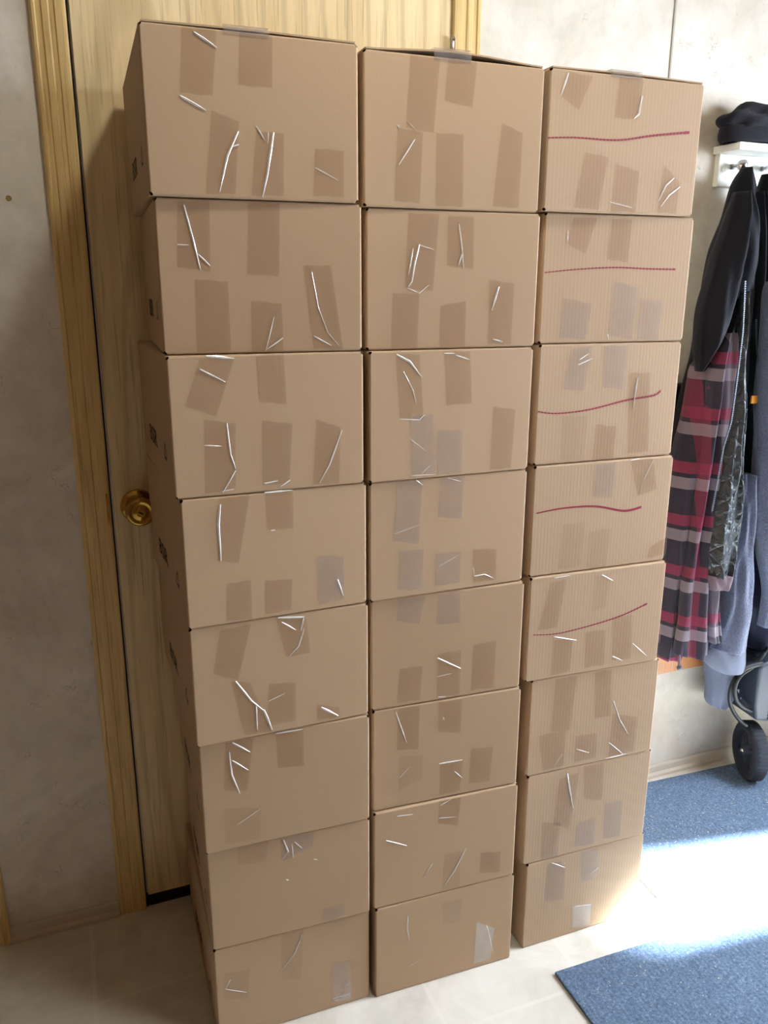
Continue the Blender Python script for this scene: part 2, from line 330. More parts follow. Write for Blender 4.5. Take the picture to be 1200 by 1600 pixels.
BOXES = [
  ["L",0,[0.1335,-0.0046,-0.0262,0.2925,1.4535,1.6611],[["d",[[0.0538,0.2042],[0.0988,0.2064],[0.0895,0.1262],[0.0473,0.1269]]],["d",[[0.1287,0.2064],[0.1724,0.2064],[0.17,0.1415],[0.1241,0.1419]]],["d",[[0.0869,0.109],[0.123,0.0973],[0.1145,0.0059],[0.0744,0.0044]]],["d",[[0.146,0.0869],[0.1842,0.0867],[0.1817,0.0059],[0.1365,0.005]]],["d",[[0.2283,0.0696],[0.2704,0.0686],[0.2698,0.0074],[0.2243,0.0075]]]],[[0.00375,[[0.0689,0.1998],[0.0984,0.1839]]],[0.0045,[[0.0471,0.1231],[0.0801,0.1078]]],[0.003,[[0.1216,0.0854],[0.1053,0.0526],[0.0927,0.0075]]],[0.0015,[[0.1628,0.0871],[0.1613,0.0717]]],[0.00375,[[0.1699,0.0867],[0.16,0.0349],[0.1517,0.0031]]],[0.00225,[[0.1463,0.0932],[0.1579,0.0755]]],[0.0015,[[0.2278,0.0447],[0.2614,0.0293]]],[0.00225,[[0.1217,0.0687],[0.1103,0.0648]]]],[],0],
  ["L",1,[0.1388,0.0013,-0.0507,0.2925,1.2435,1.4535],[["d",[[0.0314,0.2048],[0.0742,0.2062],[0.071,0.1128],[0.026,0.1192]]],["d",[[0.1269,0.2071],[0.1719,0.2061],[0.1679,0.1074],[0.1229,0.1106]]],["d",[[0.0484,0.1032],[0.0944,0.1],[0.0943,0.0039],[0.0462,0.0031]]],["d",[[0.1259,0.0736],[0.1704,0.0699],[0.1712,0.0023],[0.1239,0.0014]]],["d",[[0.203,0.1227],[0.2451,0.1232],[0.2623,0.0023],[0.2167,0.0041]]]],[[0.003,[[0.0396,0.2002],[0.0503,0.1508],[0.057,0.1153]]],[0.0015,[[0.0278,0.1487],[0.0433,0.1481]]],[0.003,[[0.0547,0.1365],[0.0714,0.1205]]],[0.0015,[[0.1585,0.051],[0.1446,0.0019]]],[0.00225,[[0.1708,0.0208],[0.1475,0.0055]]],[0.0015,[[0.2162,0.114],[0.2248,0.0643],[0.2388,0.0271],[0.2563,0.0081]]],[0.00225,[[0.2171,0.0228],[0.2444,0.0083]]]],[],0],
  ["L",2,[0.1399,-0.0071,0.0091,0.2941,1.0363,1.2435],[["d",[[0.0469,0.2025],[0.096,0.2011],[0.066,0.1196],[0.0223,0.1358]]],["d",[[0.1278,0.2038],[0.1689,0.2061],[0.1715,0.132],[0.1299,0.1369]]],["d",[[0.0483,0.1159],[0.0934,0.1068],[0.0889,0.0076],[0.0431,0.005]]],["d",[[0.1327,0.1092],[0.1796,0.1017],[0.1719,0.0102],[0.13,0.0109]]],["d",[[0.2169,0.1064],[0.2558,0.0913],[0.2526,0.0032],[0.2097,0.0049]]]],[[0.00375,[[0.056,0.2058],[0.096,0.2011]]],[0.003,[[0.046,0.1873],[0.0814,0.1679]]],[0.003,[[0.0804,0.1085],[0.0837,0.0616],[0.0904,0.0398]]],[0.0015,[[0.0462,0.0777],[0.0712,0.075]]],[0.00225,[[0.0902,0.0369],[0.0695,0.0045]]],[0.0015,[[0.087,0.0088],[0.0668,0.0067]]],[0.00225,[[0.2579,0.0872],[0.2373,0.0352],[0.2201,0.0061]]],[0.00225,[[0.1331,0.0136],[0.154,0.0158]]],[0.00225,[[0.1731,0.0152],[0.1577,0.0065]]]],[],0],
  ["L",3,[0.1458,-0.0058,0.0274,0.2936,0.8302,1.0363],[["d",[[0.0571,0.2034],[0.1037,0.2048],[0.0822,0.0974],[0.0502,0.1058]]],["d",[[0.1276,0.2049],[0.1721,0.2049],[0.1703,0.1427],[0.1283,0.1454]]],["d",[[0.0619,0.0669],[0.1,0.0677],[0.0993,0.0026],[0.0589,0.0059]]],["d",[[0.1223,0.0635],[0.1669,0.0593],[0.1633,0.0087],[0.1201,0.0068]]],["g",[[0.207,0.0937],[0.2537,0.0877],[0.254,0.0135],[0.2086,0.0093]]]],[[0.0045,[[0.0585,0.1934],[0.0541,0.162],[0.055,0.1051]]],[0.00225,[[0.1343,0.1437],[0.1415,0.1439]]],[0.003,[[0.2422,0.0487],[0.2518,0.0194]]],[0.003,[[0.1266,0.2049],[0.171,0.2049]]]],[],0],
  ["L",4,[0.1477,-0.0031,0.0092,0.295,0.6228,0.8302],[["d",[[0.0478,0.1971],[0.0965,0.2001],[0.0719,0.1068],[0.0331,0.1253]]],["d",[[0.1361,0.2049],[0.1869,0.197],[0.193,0.1336],[0.1518,0.134]]],["d",[[0.0606,0.1067],[0.0903,0.0999],[0.1239,0.0047],[0.0779,0.0077]]],["d",[[0.1216,0.0916],[0.1667,0.0853],[0.1648,0.0161],[0.1156,0.0148]]],["d",[[0.2021,0.0382],[0.2417,0.0241],[0.2415,0.0059],[0.2015,0.0083]]]],[[0.00375,[[0.1403,0.2042],[0.1826,0.1987],[0.1777,0.176]]],[0.003,[[0.1463,0.1955],[0.1692,0.1785]]],[0.00225,[[0.1832,0.1785],[0.1727,0.1486],[0.1572,0.1342]]],[0.00375,[[0.0678,0.1065],[0.092,0.0664],[0.1114,0.045]]],[0.0045,[[0.1114,0.0474],[0.124,0.007]]],[0.003,[[0.0991,0.0592],[0.0994,0.0124]]],[0.0045,[[0.2099,0.0307],[0.2392,0.0089]]],[0.0015,[[0.1205,0.0606],[0.1477,0.0692]]]],[],0],
  ["L",5,[0.1502,0.0002,-0.033,0.2918,0.4135,0.6228],[["d",[[0.0432,0.2053],[0.0895,0.2056],[0.0748,0.1082],[0.0367,0.1168]]],["d",[[0.1271,0.2065],[0.1742,0.2057],[0.1736,0.1347],[0.1282,0.1395]]],["f",[[0.0351,0.0841],[0.0971,0.0694],[0.0927,0.0096],[0.0338,0.0143]]]],[[0.00375,[[0.0546,0.2031],[0.0831,0.1794]]],[0.003,[[0.0485,0.1865],[0.0507,0.1441],[0.0628,0.1048]]],[0.003,[[0.053,0.1701],[0.0785,0.1465]]],[0.0015,[[0.0559,0.0467],[0.096,0.0685]]],[0.003,[[0.1271,0.2053],[0.173,0.2047]]]],[],0],
  ["L",6,[0.1524,0.006,-0.046,0.2905,0.2079,0.4135],[["g",[[0.1266,0.1988],[0.1863,0.2001],[0.1834,0.1717],[0.1275,0.1552]]],["g",[[0.2009,0.033],[0.241,0.0329],[0.2395,0.0078],[0.198,0.0056]]],["f",[[0.0513,0.2044],[0.1066,0.2044],[0.0994,0.1624],[0.0516,0.1655]]]],[[0.003,[[0.1322,0.1974],[0.1395,0.172],[0.1276,0.1565]]],[0.00225,[[0.1467,0.186],[0.1482,0.1565]]],[0.00225,[[0.1514,0.1888],[0.1648,0.1723]]],[0.00225,[[0.1852,0.1444],[0.1921,0.1413]]],[0.00225,[[0.1343,0.1146],[0.1389,0.112]]]],[],0],
  ["L",7,[0.1543,0.0123,-0.016,0.2926,0.0,0.2079],[["f",[[0.1232,0.2021],[0.1639,0.1961],[0.1563,0.0899],[0.1201,0.1027]]],["g",[[0.219,0.1051],[0.2546,0.1004],[0.2538,0.0095],[0.2151,0.0145]]],["f",[[0.0164,0.1535],[0.0622,0.1446],[0.0572,0.0815],[0.0137,0.0975]]]],[[0.00225,[[0.1613,0.1898],[0.1458,0.1519],[0.1158,0.1188]]],[0.00225,[[0.027,0.1356],[0.017,0.1178]]],[0.0015,[[0.017,0.1178],[0.0544,0.0971]]],[0.0015,[[0.2178,0.0227],[0.25,0.0232]]]],[],0],
  ["M",0,[0.4375,-0.0004,-0.0352,0.2938,1.4505,1.6591],[["d",[[0.0712,0.2056],[0.1178,0.2045],[0.1099,0.1054],[0.0654,0.1096]]],["d",[[0.1309,0.2073],[0.1781,0.207],[0.172,0.144],[0.1263,0.1495]]],["d",[[0.0524,0.1088],[0.0926,0.1052],[0.089,0.0071],[0.0481,0.0093]]],["d",[[0.114,0.1056],[0.1586,0.1064],[0.1607,0.0049],[0.1151,0.0043]]],["d",[[0.2228,0.1262],[0.2595,0.1141],[0.2575,0.0061],[0.2117,0.0075]]]],[[0.00225,[[0.0796,0.095],[0.0548,0.0589]]],[0.00075,[[0.0662,0.1199],[0.0824,0.1063]]],[0.00225,[[0.0514,0.1122],[0.0554,0.109]]]],[],0],
  ["M",1,[0.4425,0.0013,-0.029,0.2931,1.2426,1.4505],[["d",[[0.0669,0.201],[0.1171,0.2007],[0.1089,0.0881],[0.0619,0.0928]]],["d",[[0.132,0.1993],[0.1752,0.1988],[0.1769,0.1221],[0.1318,0.1264]]],["d",[[0.042,0.0852],[0.0864,0.0833],[0.0844,0.0026],[0.0404,0.0035]]],["d",[[0.1224,0.0658],[0.1663,0.0735],[0.1664,0.0029],[0.1216,0.0028]]],["d",[[0.2055,0.1058],[0.2504,0.1001],[0.2494,0.0042],[0.2074,0.0051]]]],[[0.003,[[0.0852,0.1567],[0.0783,0.1305],[0.0734,0.1023],[0.0682,0.0947]]],[0.00225,[[0.0748,0.1509],[0.068,0.1116]]],[0.0015,[[0.0853,0.1557],[0.1097,0.1496]]],[0.0015,[[0.0661,0.0928],[0.0864,0.0852],[0.1022,0.0976]]],[0.00225,[[0.1506,0.1878],[0.1573,0.1457],[0.1603,0.1219]]],[0.00225,[[0.1573,0.1457],[0.1514,0.1266]]],[0.00375,[[0.223,0.0951],[0.2121,0.0584]]],[0.00225,[[0.2163,0.013],[0.234,0.0086]]]],[],0],
  ["M",2,[0.4428,-0.0037,0.0105,0.2925,1.0345,1.2426],[["d",[[0.0437,0.2025],[0.084,0.2004],[0.0935,0.0979],[0.051,0.1034]]],["d",[[0.1274,0.2032],[0.1731,0.203],[0.1796,0.1194],[0.133,0.1186]]],["g",[[0.0687,0.1045],[0.1116,0.1042],[0.1183,0.0064],[0.0734,0.0048]]],["g",[[0.119,0.0787],[0.1633,0.076],[0.1656,0.0047],[0.1195,0.0041]]],["d",[[0.2193,0.1121],[0.2624,0.1045],[0.2589,0.0049],[0.2178,0.0048]]]],[[0.00375,[[0.0448,0.2015],[0.0677,0.19],[0.089,0.1644]]],[0.0015,[[0.0569,0.1755],[0.0738,0.1449],[0.0796,0.1243]]],[0.0015,[[0.0521,0.1003],[0.0856,0.0973],[0.0945,0.1051]]],[0.00225,[[0.1274,0.2012],[0.1456,0.2007]]],[0.00075,[[0.0692,0.0683],[0.0979,0.0454]]],[0.0015,[[0.1064,0.0213],[0.0905,0.0087]]],[0.0015,[[0.0734,0.0069],[0.116,0.0055]]],[0.00225,[[0.148,0.1976],[0.1724,0.1899]]]],[],0],
  ["M",3,[0.4443,-0.0001,-0.0033,0.2915,0.8291,1.0345],[["g",[[0.0485,0.2025],[0.0929,0.202],[0.0877,0.0922],[0.0413,0.103]]],["g",[[0.1253,0.2026],[0.1703,0.2022],[0.1678,0.1287],[0.1222,0.1356]]],["g",[[0.0529,0.0849],[0.0973,0.082],[0.0961,0.0109],[0.05,0.0149]]],["g",[[0.12,0.0714],[0.1673,0.0693],[0.1666,0.0132],[0.1201,0.0135]]],["d",[[0.1906,0.0712],[0.2359,0.0671],[0.2385,0.0097],[0.1928,0.0097]]]],[[0.00075,[[0.0435,0.1149],[0.0883,0.1257]]],[0.00075,[[0.1254,0.0477],[0.165,0.0649]]],[0.00225,[[0.1937,0.0215],[0.215,0.0223],[0.2319,0.0129]]],[0.0015,[[0.1918,0.0383],[0.1949,0.0213]]],[0.00225,[[0.0814,0.2029],[0.093,0.1933]]],[0.0015,[[0.1394,0.2014],[0.1634,0.194]]]],[],0],
  ["M",4,[0.4489,0.0021,-0.0511,0.289,0.6203,0.8291],[["g",[[0.0494,0.202],[0.0974,0.2031],[0.0875,0.1533],[0.0451,0.1649]]],["g",[[0.1223,0.2024],[0.1646,0.2009],[0.1651,0.1453],[0.1187,0.1491]]],["d",[[0.0517,0.0736],[0.0948,0.0731],[0.091,0.0074],[0.0474,0.0086]]],["d",[[0.1236,0.091],[0.1679,0.0932],[0.1681,0.0046],[0.123,0.0058]]],["d",[[0.1914,0.0985],[0.2369,0.102],[0.2358,0.0076],[0.1895,0.0101]]]],[[0.00375,[[0.1226,0.0838],[0.1677,0.0569]]],[0.0015,[[0.1233,0.0475],[0.1505,0.0495]]],[0.00225,[[0.1255,0.0067],[0.1417,0.0052]]]],[],0],
  ["M",5,[0.452,0.0012,-0.0563,0.2905,0.4154,0.6203],[["d",[[0.0474,0.2018],[0.0886,0.2011],[0.0863,0.1137],[0.0456,0.1189]]],["d",[[0.1243,0.2014],[0.1706,0.2001],[0.1689,0.1312],[0.1244,0.1419]]],["f",[[0.0506,0.1049],[0.0952,0.0988],[0.096,0.052],[0.0488,0.0351]]],["d",[[0.1309,0.0759],[0.1759,0.0724],[0.1713,0.0091],[0.1299,0.0083]]],["d",[[0.1921,0.0935],[0.2367,0.0904],[0.2332,0.0169],[0.1893,0.0205]]]],[[0.00225,[[0.0427,0.1963],[0.055,0.1585],[0.0639,0.131]]],[0.0015,[[0.1337,0.1702],[0.1364,0.1632]]],[0.00375,[[0.1284,0.075],[0.1745,0.074]]],[0.00225,[[0.1597,0.0526],[0.1757,0.0357]]],[0.0015,[[0.051,0.0613],[0.0706,0.0799]]]],[],0],
  ["M",6,[0.4537,-0.0024,-0.0404,0.294,0.2069,0.4154],[["d",[[0.1285,0.2059],[0.1729,0.2055],[0.1682,0.1436],[0.127,0.1592]]],["d",[[0.2192,0.0706],[0.2625,0.0624],[0.2619,0.015],[0.2183,0.0237]]],["f",[[0.1432,0.0857],[0.1739,0.085],[0.1764,0.0038],[0.1384,0.0069]]]],[[0.00375,[[0.0238,0.1469],[0.0644,0.1256]]],[0.00225,[[0.0448,0.1939],[0.0763,0.1905]]],[0.003,[[0.1873,0.0889],[0.1644,0.0439],[0.1423,0.0132]]],[0.00225,[[0.1183,0.0735],[0.0979,0.0443]]],[0.00225,[[0.1313,0.197],[0.1532,0.2058]]],[0.0015,[[0.1294,0.1697],[0.1636,0.1644]]]],[],0],
  ["M",7,[0.4573,-0.002,-0.0308,0.2942,0.0,0.2069],[["g",[[0.2141,0.1147],[0.2538,0.087],[0.2468,0.0131],[0.2107,0.0122]]],["f",[[0.1358,0.1835],[0.1797,0.1797],[0.1758,0.1263],[0.1399,0.1296]]]],[[0.00225,[[0.0652,0.1747],[0.0642,0.1453],[0.0685,0.1169]]],[0.00225,[[0.236,0.1002],[0.2446,0.0663],[0.2535,0.0269]]],[0.00075,[[0.0679,0.0531],[0.0908,0.0609]]]],[],0],
  ["R",0,[0.7413,-0.0031,-0.0075,0.2948,1.4545,1.6615],[["d",[[0.0324,0.2021],[0.0759,0.1986],[0.0539,0.1498],[0.02,0.1672]]],["d",[[0.1257,0.2028],[0.1723,0.203],[0.1649,0.1435],[0.1216,0.1434]]],["d",[[0.0706,0.0896],[0.1149,0.0845],[0.1035,0.0045],[0.0555,0.0068]]],["d",[[0.1305,0.0757],[0.1768,0.0663],[0.1757,0.0029],[0.1273,0.0033]]],["d",[[0.2258,0.0786],[0.2618,0.0534],[0.2599,0.0036],[0.2199,0.0043]]]],[[0.003,[[0.0314,0.2003],[0.02,0.1672]]],[0.00375,[[0.1712,0.1787],[0.1678,0.1522],[0.1586,0.1441]]],[0.003,[[0.2491,0.0598],[0.2334,0.0472],[0.2206,0.0215]]],[0.003,[[0.2627,0.0464],[0.2418,0.0324],[0.2267,0.0137]]],[0.0015,[[0.1248,0.0171],[0.1699,0.0097]]]],[[0.001,0.1067],[0.0523,0.1101],[0.1309,0.1111],[0.1989,0.1219],[0.2719,0.1313]],4.5],
  ["R",1,[0.7512,0.0041,-0.0357,0.2926,1.2453,1.4545],[["d",[[0.0523,0.2014],[0.0972,0.2027],[0.0786,0.145],[0.042,0.1615]]],["d",[[0.1257,0.2015],[0.1659,0.2016],[0.1625,0.1328],[0.1215,0.1375]]],["g",[[0.0421,0.0752],[0.0988,0.0647],[0.0909,0.0064],[0.0393,0.0104]]],["g",[[0.14,0.1014],[0.1885,0.0931],[0.1857,0.0047],[0.1354,0.011]]],["g",[[0.1947,0.0718],[0.2414,0.0695],[0.2396,0.0015],[0.195,0.0045]]]],[[0.00225,[[0.043,0.1814],[0.0432,0.1615]]],[0.00225,[[0.1338,0.0142],[0.1359,0.0045]]]],[[0.0044,0.1149],[0.0633,0.1205],[0.1378,0.1243],[0.2024,0.1228],[0.2622,0.1223]],3.6],
  ["R",2,[0.7521,0.0036,-0.0199,0.2922,1.0369,1.2453],[["g",[[0.0608,0.1993],[0.1027,0.2027],[0.0921,0.1275],[0.0506,0.1314]]],["g",[[0.1275,0.2022],[0.1764,0.2022],[0.1758,0.1264],[0.1311,0.1316]]],["d",[[0.1825,0.1543],[0.2276,0.154],[0.239,0.0103],[0.1941,0.0097]]],["d",[[0.1221,0.0665],[0.1659,0.0595],[0.163,0.0024],[0.1197,0.0012]]],["f",[[0.0513,0.0849],[0.1036,0.0822],[0.0995,0.0022],[0.0533,0.002]]]],[[0.00225,[[0.0788,0.1806],[0.0973,0.1909]]],[0.00225,[[0.0769,0.1719],[0.1045,0.1821]]],[0.003,[[0.2024,0.1458],[0.1998,0.1175],[0.1984,0.0912]]]],[[0.0024,0.0951],[0.0407,0.0899],[0.1053,0.0934],[0.1845,0.1068],[0.2391,0.1124],[0.2551,0.1199]],4.8],
  ["R",3,[0.7545,0.0002,-0.031,0.294,0.8309,1.0369],[["g",[[0.1261,0.1986],[0.1664,0.2017],[0.1658,0.1347],[0.1229,0.1408]]],["d",[[0.1976,0.2048],[0.2469,0.2021],[0.2619,0.1439],[0.2203,0.1338]]],["f",[[0.065,0.0932],[0.1118,0.0947],[0.105,0.0092],[0.0575,0.0084]]],["f",[[0.1202,0.0756],[0.1683,0.077],[0.1619,0.0012],[0.12,0.0012]]],["d",[[0.2585,0.03],[0.293,0.0456],[0.2913,0.0123],[0.2535,0.0088]]]],[[0.0015,[[0.2473,0.1985],[0.2299,0.1635],[0.2253,0.1395]]],[0.00225,[[0.1979,0.2031],[0.2185,0.2048]]]],[[0.0083,0.1199],[0.0627,0.1245],[0.1299,0.1221],[0.1933,0.1079],[0.231,0.112]],5],
  ["R",4,[0.7572,-0.0043,-0.0342,0.2963,0.6228,0.8309],[["d",[[0.0414,0.1948],[0.0749,0.197],[0.0611,0.1036],[0.0205,0.1031]]],["f",[[0.1366,0.1959],[0.1714,0.1982],[0.1635,0.1283],[0.1355,0.1256]]],["d",[[0.0559,0.0785],[0.0976,0.0749],[0.0955,0.009],[0.0538,0.0065]]],["d",[[0.1235,0.0842],[0.1674,0.0845],[0.1726,0.0099],[0.1279,0.0104]]],["d",[[0.1827,0.1061],[0.2261,0.1067],[0.2324,0.014],[0.1881,0.0156]]]],[[0.003,[[0.0555,0.0851],[0.1048,0.0712]]],[0.00225,[[0.1505,0.1968],[0.1757,0.1823]]],[0.00225,[[0.2337,0.0452],[0.27,0.0122]]],[0.00225,[[0.1887,0.025],[0.2134,0.0116]]],[0.00225,[[0.0489,0.2026],[0.0811,0.2038]]]],[[0.0116,0.0954],[0.0619,0.0906],[0.1309,0.0963],[0.2013,0.1075],[0.2595,0.1248]],4],
  ["R",5,[0.7705,-0.0005,-0.034,0.2906,0.4147,0.6228],[["d",[[0.0524,0.2008],[0.1002,0.2022],[0.0917,0.0863],[0.0485,0.0905]]],["d",[[0.1404,0.2023],[0.1784,0.2016],[0.1832,0.1],[0.146,0.1013]]],["d",[[0.0219,0.086],[0.083,0.088],[0.0829,0.0083],[0.0367,0.0082]]],["d",[[0.1075,0.0691],[0.1548,0.0669],[0.158,0.0114],[0.1076,0.0103]]],["d",[[0.1889,0.1032],[0.25,0.0847],[0.2485,0.0074],[0.1873,0.0053]]]],[[0.003,[[0.1878,0.1318],[0.2071,0.0855],[0.2305,0.0492]]],[0.003,[[0.1857,0.0392],[0.2224,0.0053]]],[0.0015,[[0.0781,0.0352],[0.061,0.0101]]],[0.00225,[[0.1813,0.0036],[0.2302,0.0052]]],[0.0015,[[0.1097,0.0401],[0.1405,0.0252]]]],[],0],
  ["R",6,[0.7755,0.0013,-0.0264,0.2922,0.2086,0.4147],[["d",[[0.073,0.1843],[0.1185,0.1903],[0.1058,0.0603],[0.0653,0.081]]],["d",[[0.1282,0.1998],[0.1752,0.1984],[0.1783,0.111],[0.1342,0.1244]]],["d",[[0.0395,0.092],[0.0832,0.0811],[0.0797,0.0012],[0.0421,0.0034]]],["d",[[0.1216,0.0715],[0.1662,0.0712],[0.1668,0.0091],[0.12,0.0136]]],["d",[[0.1853,0.1017],[0.2295,0.0989],[0.2315,0.0112],[0.1898,0.0156]]]],[[0.00375,[[0.09,0.1936],[0.099,0.152],[0.1097,0.1092]]]],[],0],
  ["R",7,[0.7845,0.0036,-0.0078,0.2897,0.0,0.2086],[["d",[[0.0483,0.1963],[0.0915,0.1933],[0.0939,0.0958],[0.0467,0.1024]]],["d",[[0.1298,0.2012],[0.1712,0.1991],[0.1742,0.128],[0.1344,0.1237]]],["g",[[0.1194,0.0717],[0.1685,0.0612],[0.1649,0.0076],[0.1206,0.0137]]]],[[0.003,[[0.0589,0.1963],[0.0912,0.1761]]],[0.00225,[[0.177,0.1513],[0.157,0.1411]]],[0.00225,[[0.1228,0.069],[0.1653,0.0606],[0.1661,0.0322]]]],[],0],
]
CLOTH = {
 'hoodie_body': (0.345, [[1.325, 1.597, 1.345, 1.598], [1.303, 1.558, 1.359, 1.561], [1.286, 1.476, 1.381, 1.479], [1.262, 1.407, 1.401, 1.409], [1.249, 1.286, 1.421, 1.285], [1.237, 1.193, 1.429, 1.188], [1.225, 1.131, 1.431, 1.124], [1.211, 1.043, 1.409, 1.032], [1.206, 0.966, 1.401, 0.953]]),
 'hoodie_sleeve': (0.285, [[1.254, 1.537, 1.293, 1.539], [1.235, 1.471, 1.316, 1.473], [1.216, 1.404, 1.323, 1.406], [1.206, 1.353, 1.315, 1.353], [1.195, 1.301, 1.295, 1.3], [1.19, 1.233, 1.267, 1.231], [1.191, 1.183, 1.237, 1.182], [1.196, 1.154, 1.215, 1.154]]),
 'plaid_body': (0.315, [[1.235, 1.18, 1.318, 1.177], [1.219, 1.158, 1.312, 1.155], [1.214, 1.122, 1.308, 1.118], [1.204, 1.04, 1.304, 1.034], [1.194, 0.972, 1.291, 0.966], [1.183, 0.911, 1.276, 0.904], [1.181, 0.817, 1.269, 0.808], [1.183, 0.732, 1.275, 0.722], [1.19, 0.608, 1.261, 0.599], [1.193, 0.481, 1.261, 0.47], [1.201, 0.43, 1.255, 0.421]]),
 'plaid_front': (0.27, [[1.248, 1.239, 1.279, 1.239], [1.229, 1.19, 1.281, 1.189], [1.223, 1.126, 1.281, 1.124], [1.225, 1.09, 1.281, 1.087], [1.222, 1.004, 1.277, 1.001], [1.217, 0.924, 1.279, 0.919], [1.214, 0.803, 1.271, 0.797], [1.211, 0.684, 1.272, 0.677], [1.208, 0.642, 1.28, 0.632], [1.21, 0.565, 1.291, 0.553], [1.207, 0.497, 1.305, 0.481], [1.207, 0.459, 1.306, 0.442]]),
 'plaid_cuff': (0.26, [[1.27, 0.669, 1.306, 0.664], [1.273, 0.635, 1.311, 0.63], [1.281, 0.592, 1.315, 0.587], [1.29, 0.54, 1.325, 0.534], [1.302, 0.481, 1.34, 0.475]]),
 'leather': (0.25, [[1.271, 1.33, 1.28, 1.33], [1.273, 1.275, 1.289, 1.275], [1.273, 1.212, 1.295, 1.211], [1.277, 1.139, 1.301, 1.138], [1.278, 1.046, 1.314, 1.044], [1.264, 0.984, 1.32, 0.98], [1.26, 0.919, 1.327, 0.913], [1.256, 0.826, 1.333, 0.819], [1.249, 0.779, 1.335, 0.77], [1.248, 0.732, 1.334, 0.722], [1.251, 0.699, 1.329, 0.689], [1.255, 0.669, 1.325, 0.66]]),
 'leather_cuff': (0.25, [[1.25, 0.673, 1.329, 0.663], [1.255, 0.656, 1.327, 0.646], [1.264, 0.635, 1.32, 0.627]]),
 'zipjacket': (0.33, [[1.348, 1.545, 1.374, 1.546], [1.349, 1.491, 1.387, 1.492], [1.355, 1.407, 1.403, 1.408], [1.36, 1.293, 1.416, 1.293], [1.372, 1.174, 1.436, 1.173], [1.388, 1.051, 1.453, 1.048], [1.401, 0.923, 1.458, 0.919], [1.408, 0.812, 1.463, 0.807]]),
 'sleeve_grey': (0.29, [[1.368, 0.902, 1.408, 0.898], [1.37, 0.821, 1.418, 0.816], [1.373, 0.721, 1.425, 0.715], [1.365, 0.638, 1.435, 0.629], [1.361, 0.552, 1.443, 0.54], [1.338, 0.468, 1.451, 0.449], [1.328, 0.446, 1.45, 0.425]]),
 'cuff_grey': (0.29, [[1.323, 0.452, 1.449, 0.431], [1.321, 0.435, 1.452, 0.412], [1.334, 0.405, 1.454, 0.384], [1.362, 0.38, 1.444, 0.366]]),
 'grey_tail': (0.36, [[1.389, 0.392, 1.504, 0.372], [1.401, 0.333, 1.513, 0.313], [1.412, 0.283, 1.516, 0.264], [1.414, 0.254, 1.514, 0.234], [1.426, 0.234, 1.495, 0.22], [1.443, 0.221, 1.478, 0.214]]),
 'hood': (0.33, [[1.372, 1.584, 1.398, 1.585], [1.368, 1.559, 1.415, 1.562], [1.366, 1.505, 1.464, 1.508], [1.378, 1.408, 1.502, 1.41], [1.401, 1.293, 1.534, 1.292], [1.42, 1.173, 1.557, 1.169], [1.437, 1.049, 1.581, 1.041]]),
 'coat_dark': (0.35, [[1.443, 1.109, 1.559, 1.104], [1.467, 0.881, 1.635, 0.867], [1.479, 0.778, 1.667, 0.76], [1.493, 0.637, 1.718, 0.609], [1.509, 0.507, 1.737, 0.474], [1.513, 0.442, 1.696, 0.413], [1.515, 0.398, 1.619, 0.381]]),
 'fleece': (0.27, [[1.368, 1.351, 1.428, 1.351], [1.364, 1.294, 1.467, 1.294], [1.369, 1.208, 1.494, 1.206], [1.374, 1.12, 1.511, 1.115], [1.393, 0.967, 1.547, 0.956], [1.414, 0.805, 1.588, 0.788], [1.436, 0.72, 1.604, 0.701], [1.463, 0.632, 1.617, 0.612], [1.477, 0.56, 1.619, 0.54], [1.475, 0.493, 1.609, 0.472]]),
}
PTS = {
 'zipL': [[1.249, 0.225, 1.35], [1.253, 0.225, 1.31], [1.259, 0.225, 1.242], [1.259, 0.225, 1.144], [1.256, 0.225, 1.043], [1.242, 0.225, 0.985], [1.237, 0.225, 0.918], [1.23, 0.225, 0.835]],
 'zipR': [[1.354, 0.285, 1.266], [1.365, 0.285, 1.208], [1.387, 0.285, 1.133], [1.402, 0.285, 1.057], [1.411, 0.285, 0.979], [1.416, 0.285, 0.899]],
 'tag': [[1.377, 0.28, 1.081]],
 'hose1': [[1.552, 0.3, 0.406], [1.523, 0.3, 0.377], [1.482, 0.3, 0.356], [1.455, 0.3, 0.34], [1.441, 0.3, 0.317], [1.437, 0.3, 0.289], [1.444, 0.3, 0.259], [1.464, 0.3, 0.226], [1.491, 0.3, 0.196], [1.512, 0.3, 0.18]],
 'hose2': [[1.531, 0.29, 0.399], [1.499, 0.29, 0.367], [1.462, 0.29, 0.35], [1.445, 0.29, 0.33], [1.443, 0.29, 0.302], [1.454, 0.29, 0.272], [1.478, 0.29, 0.248], [1.512, 0.29, 0.23]],
 'strap': [[1.444, 0.285, 0.361], [1.471, 0.285, 0.371], [1.519, 0.285, 0.373]],
 'paper': [[1.558, 0.33, 0.29], [1.51, 0.33, 0.248], [1.556, 0.33, 0.202]],
 'paper2': [[1.505, 0.34, 0.27], [1.537, 0.34, 0.267], [1.52, 0.34, 0.247]],
 'body': [[1.482, 0.26, 0.402], [1.492, 0.26, 0.251], [1.515, 0.26, 0.378]],
 'vent': [[1.524, 0.26, 0.287], [1.53, 0.26, 0.209]],
 'wheelc': [[1.506, 0.28, 0.117]],
 'hat': [[1.257, 0.37, 1.671], [1.308, 0.37, 1.723], [1.383, 0.37, 1.719]],
 'drawstr': [[1.215, 0.27, 0.462], [1.224, 0.27, 0.425]],
}
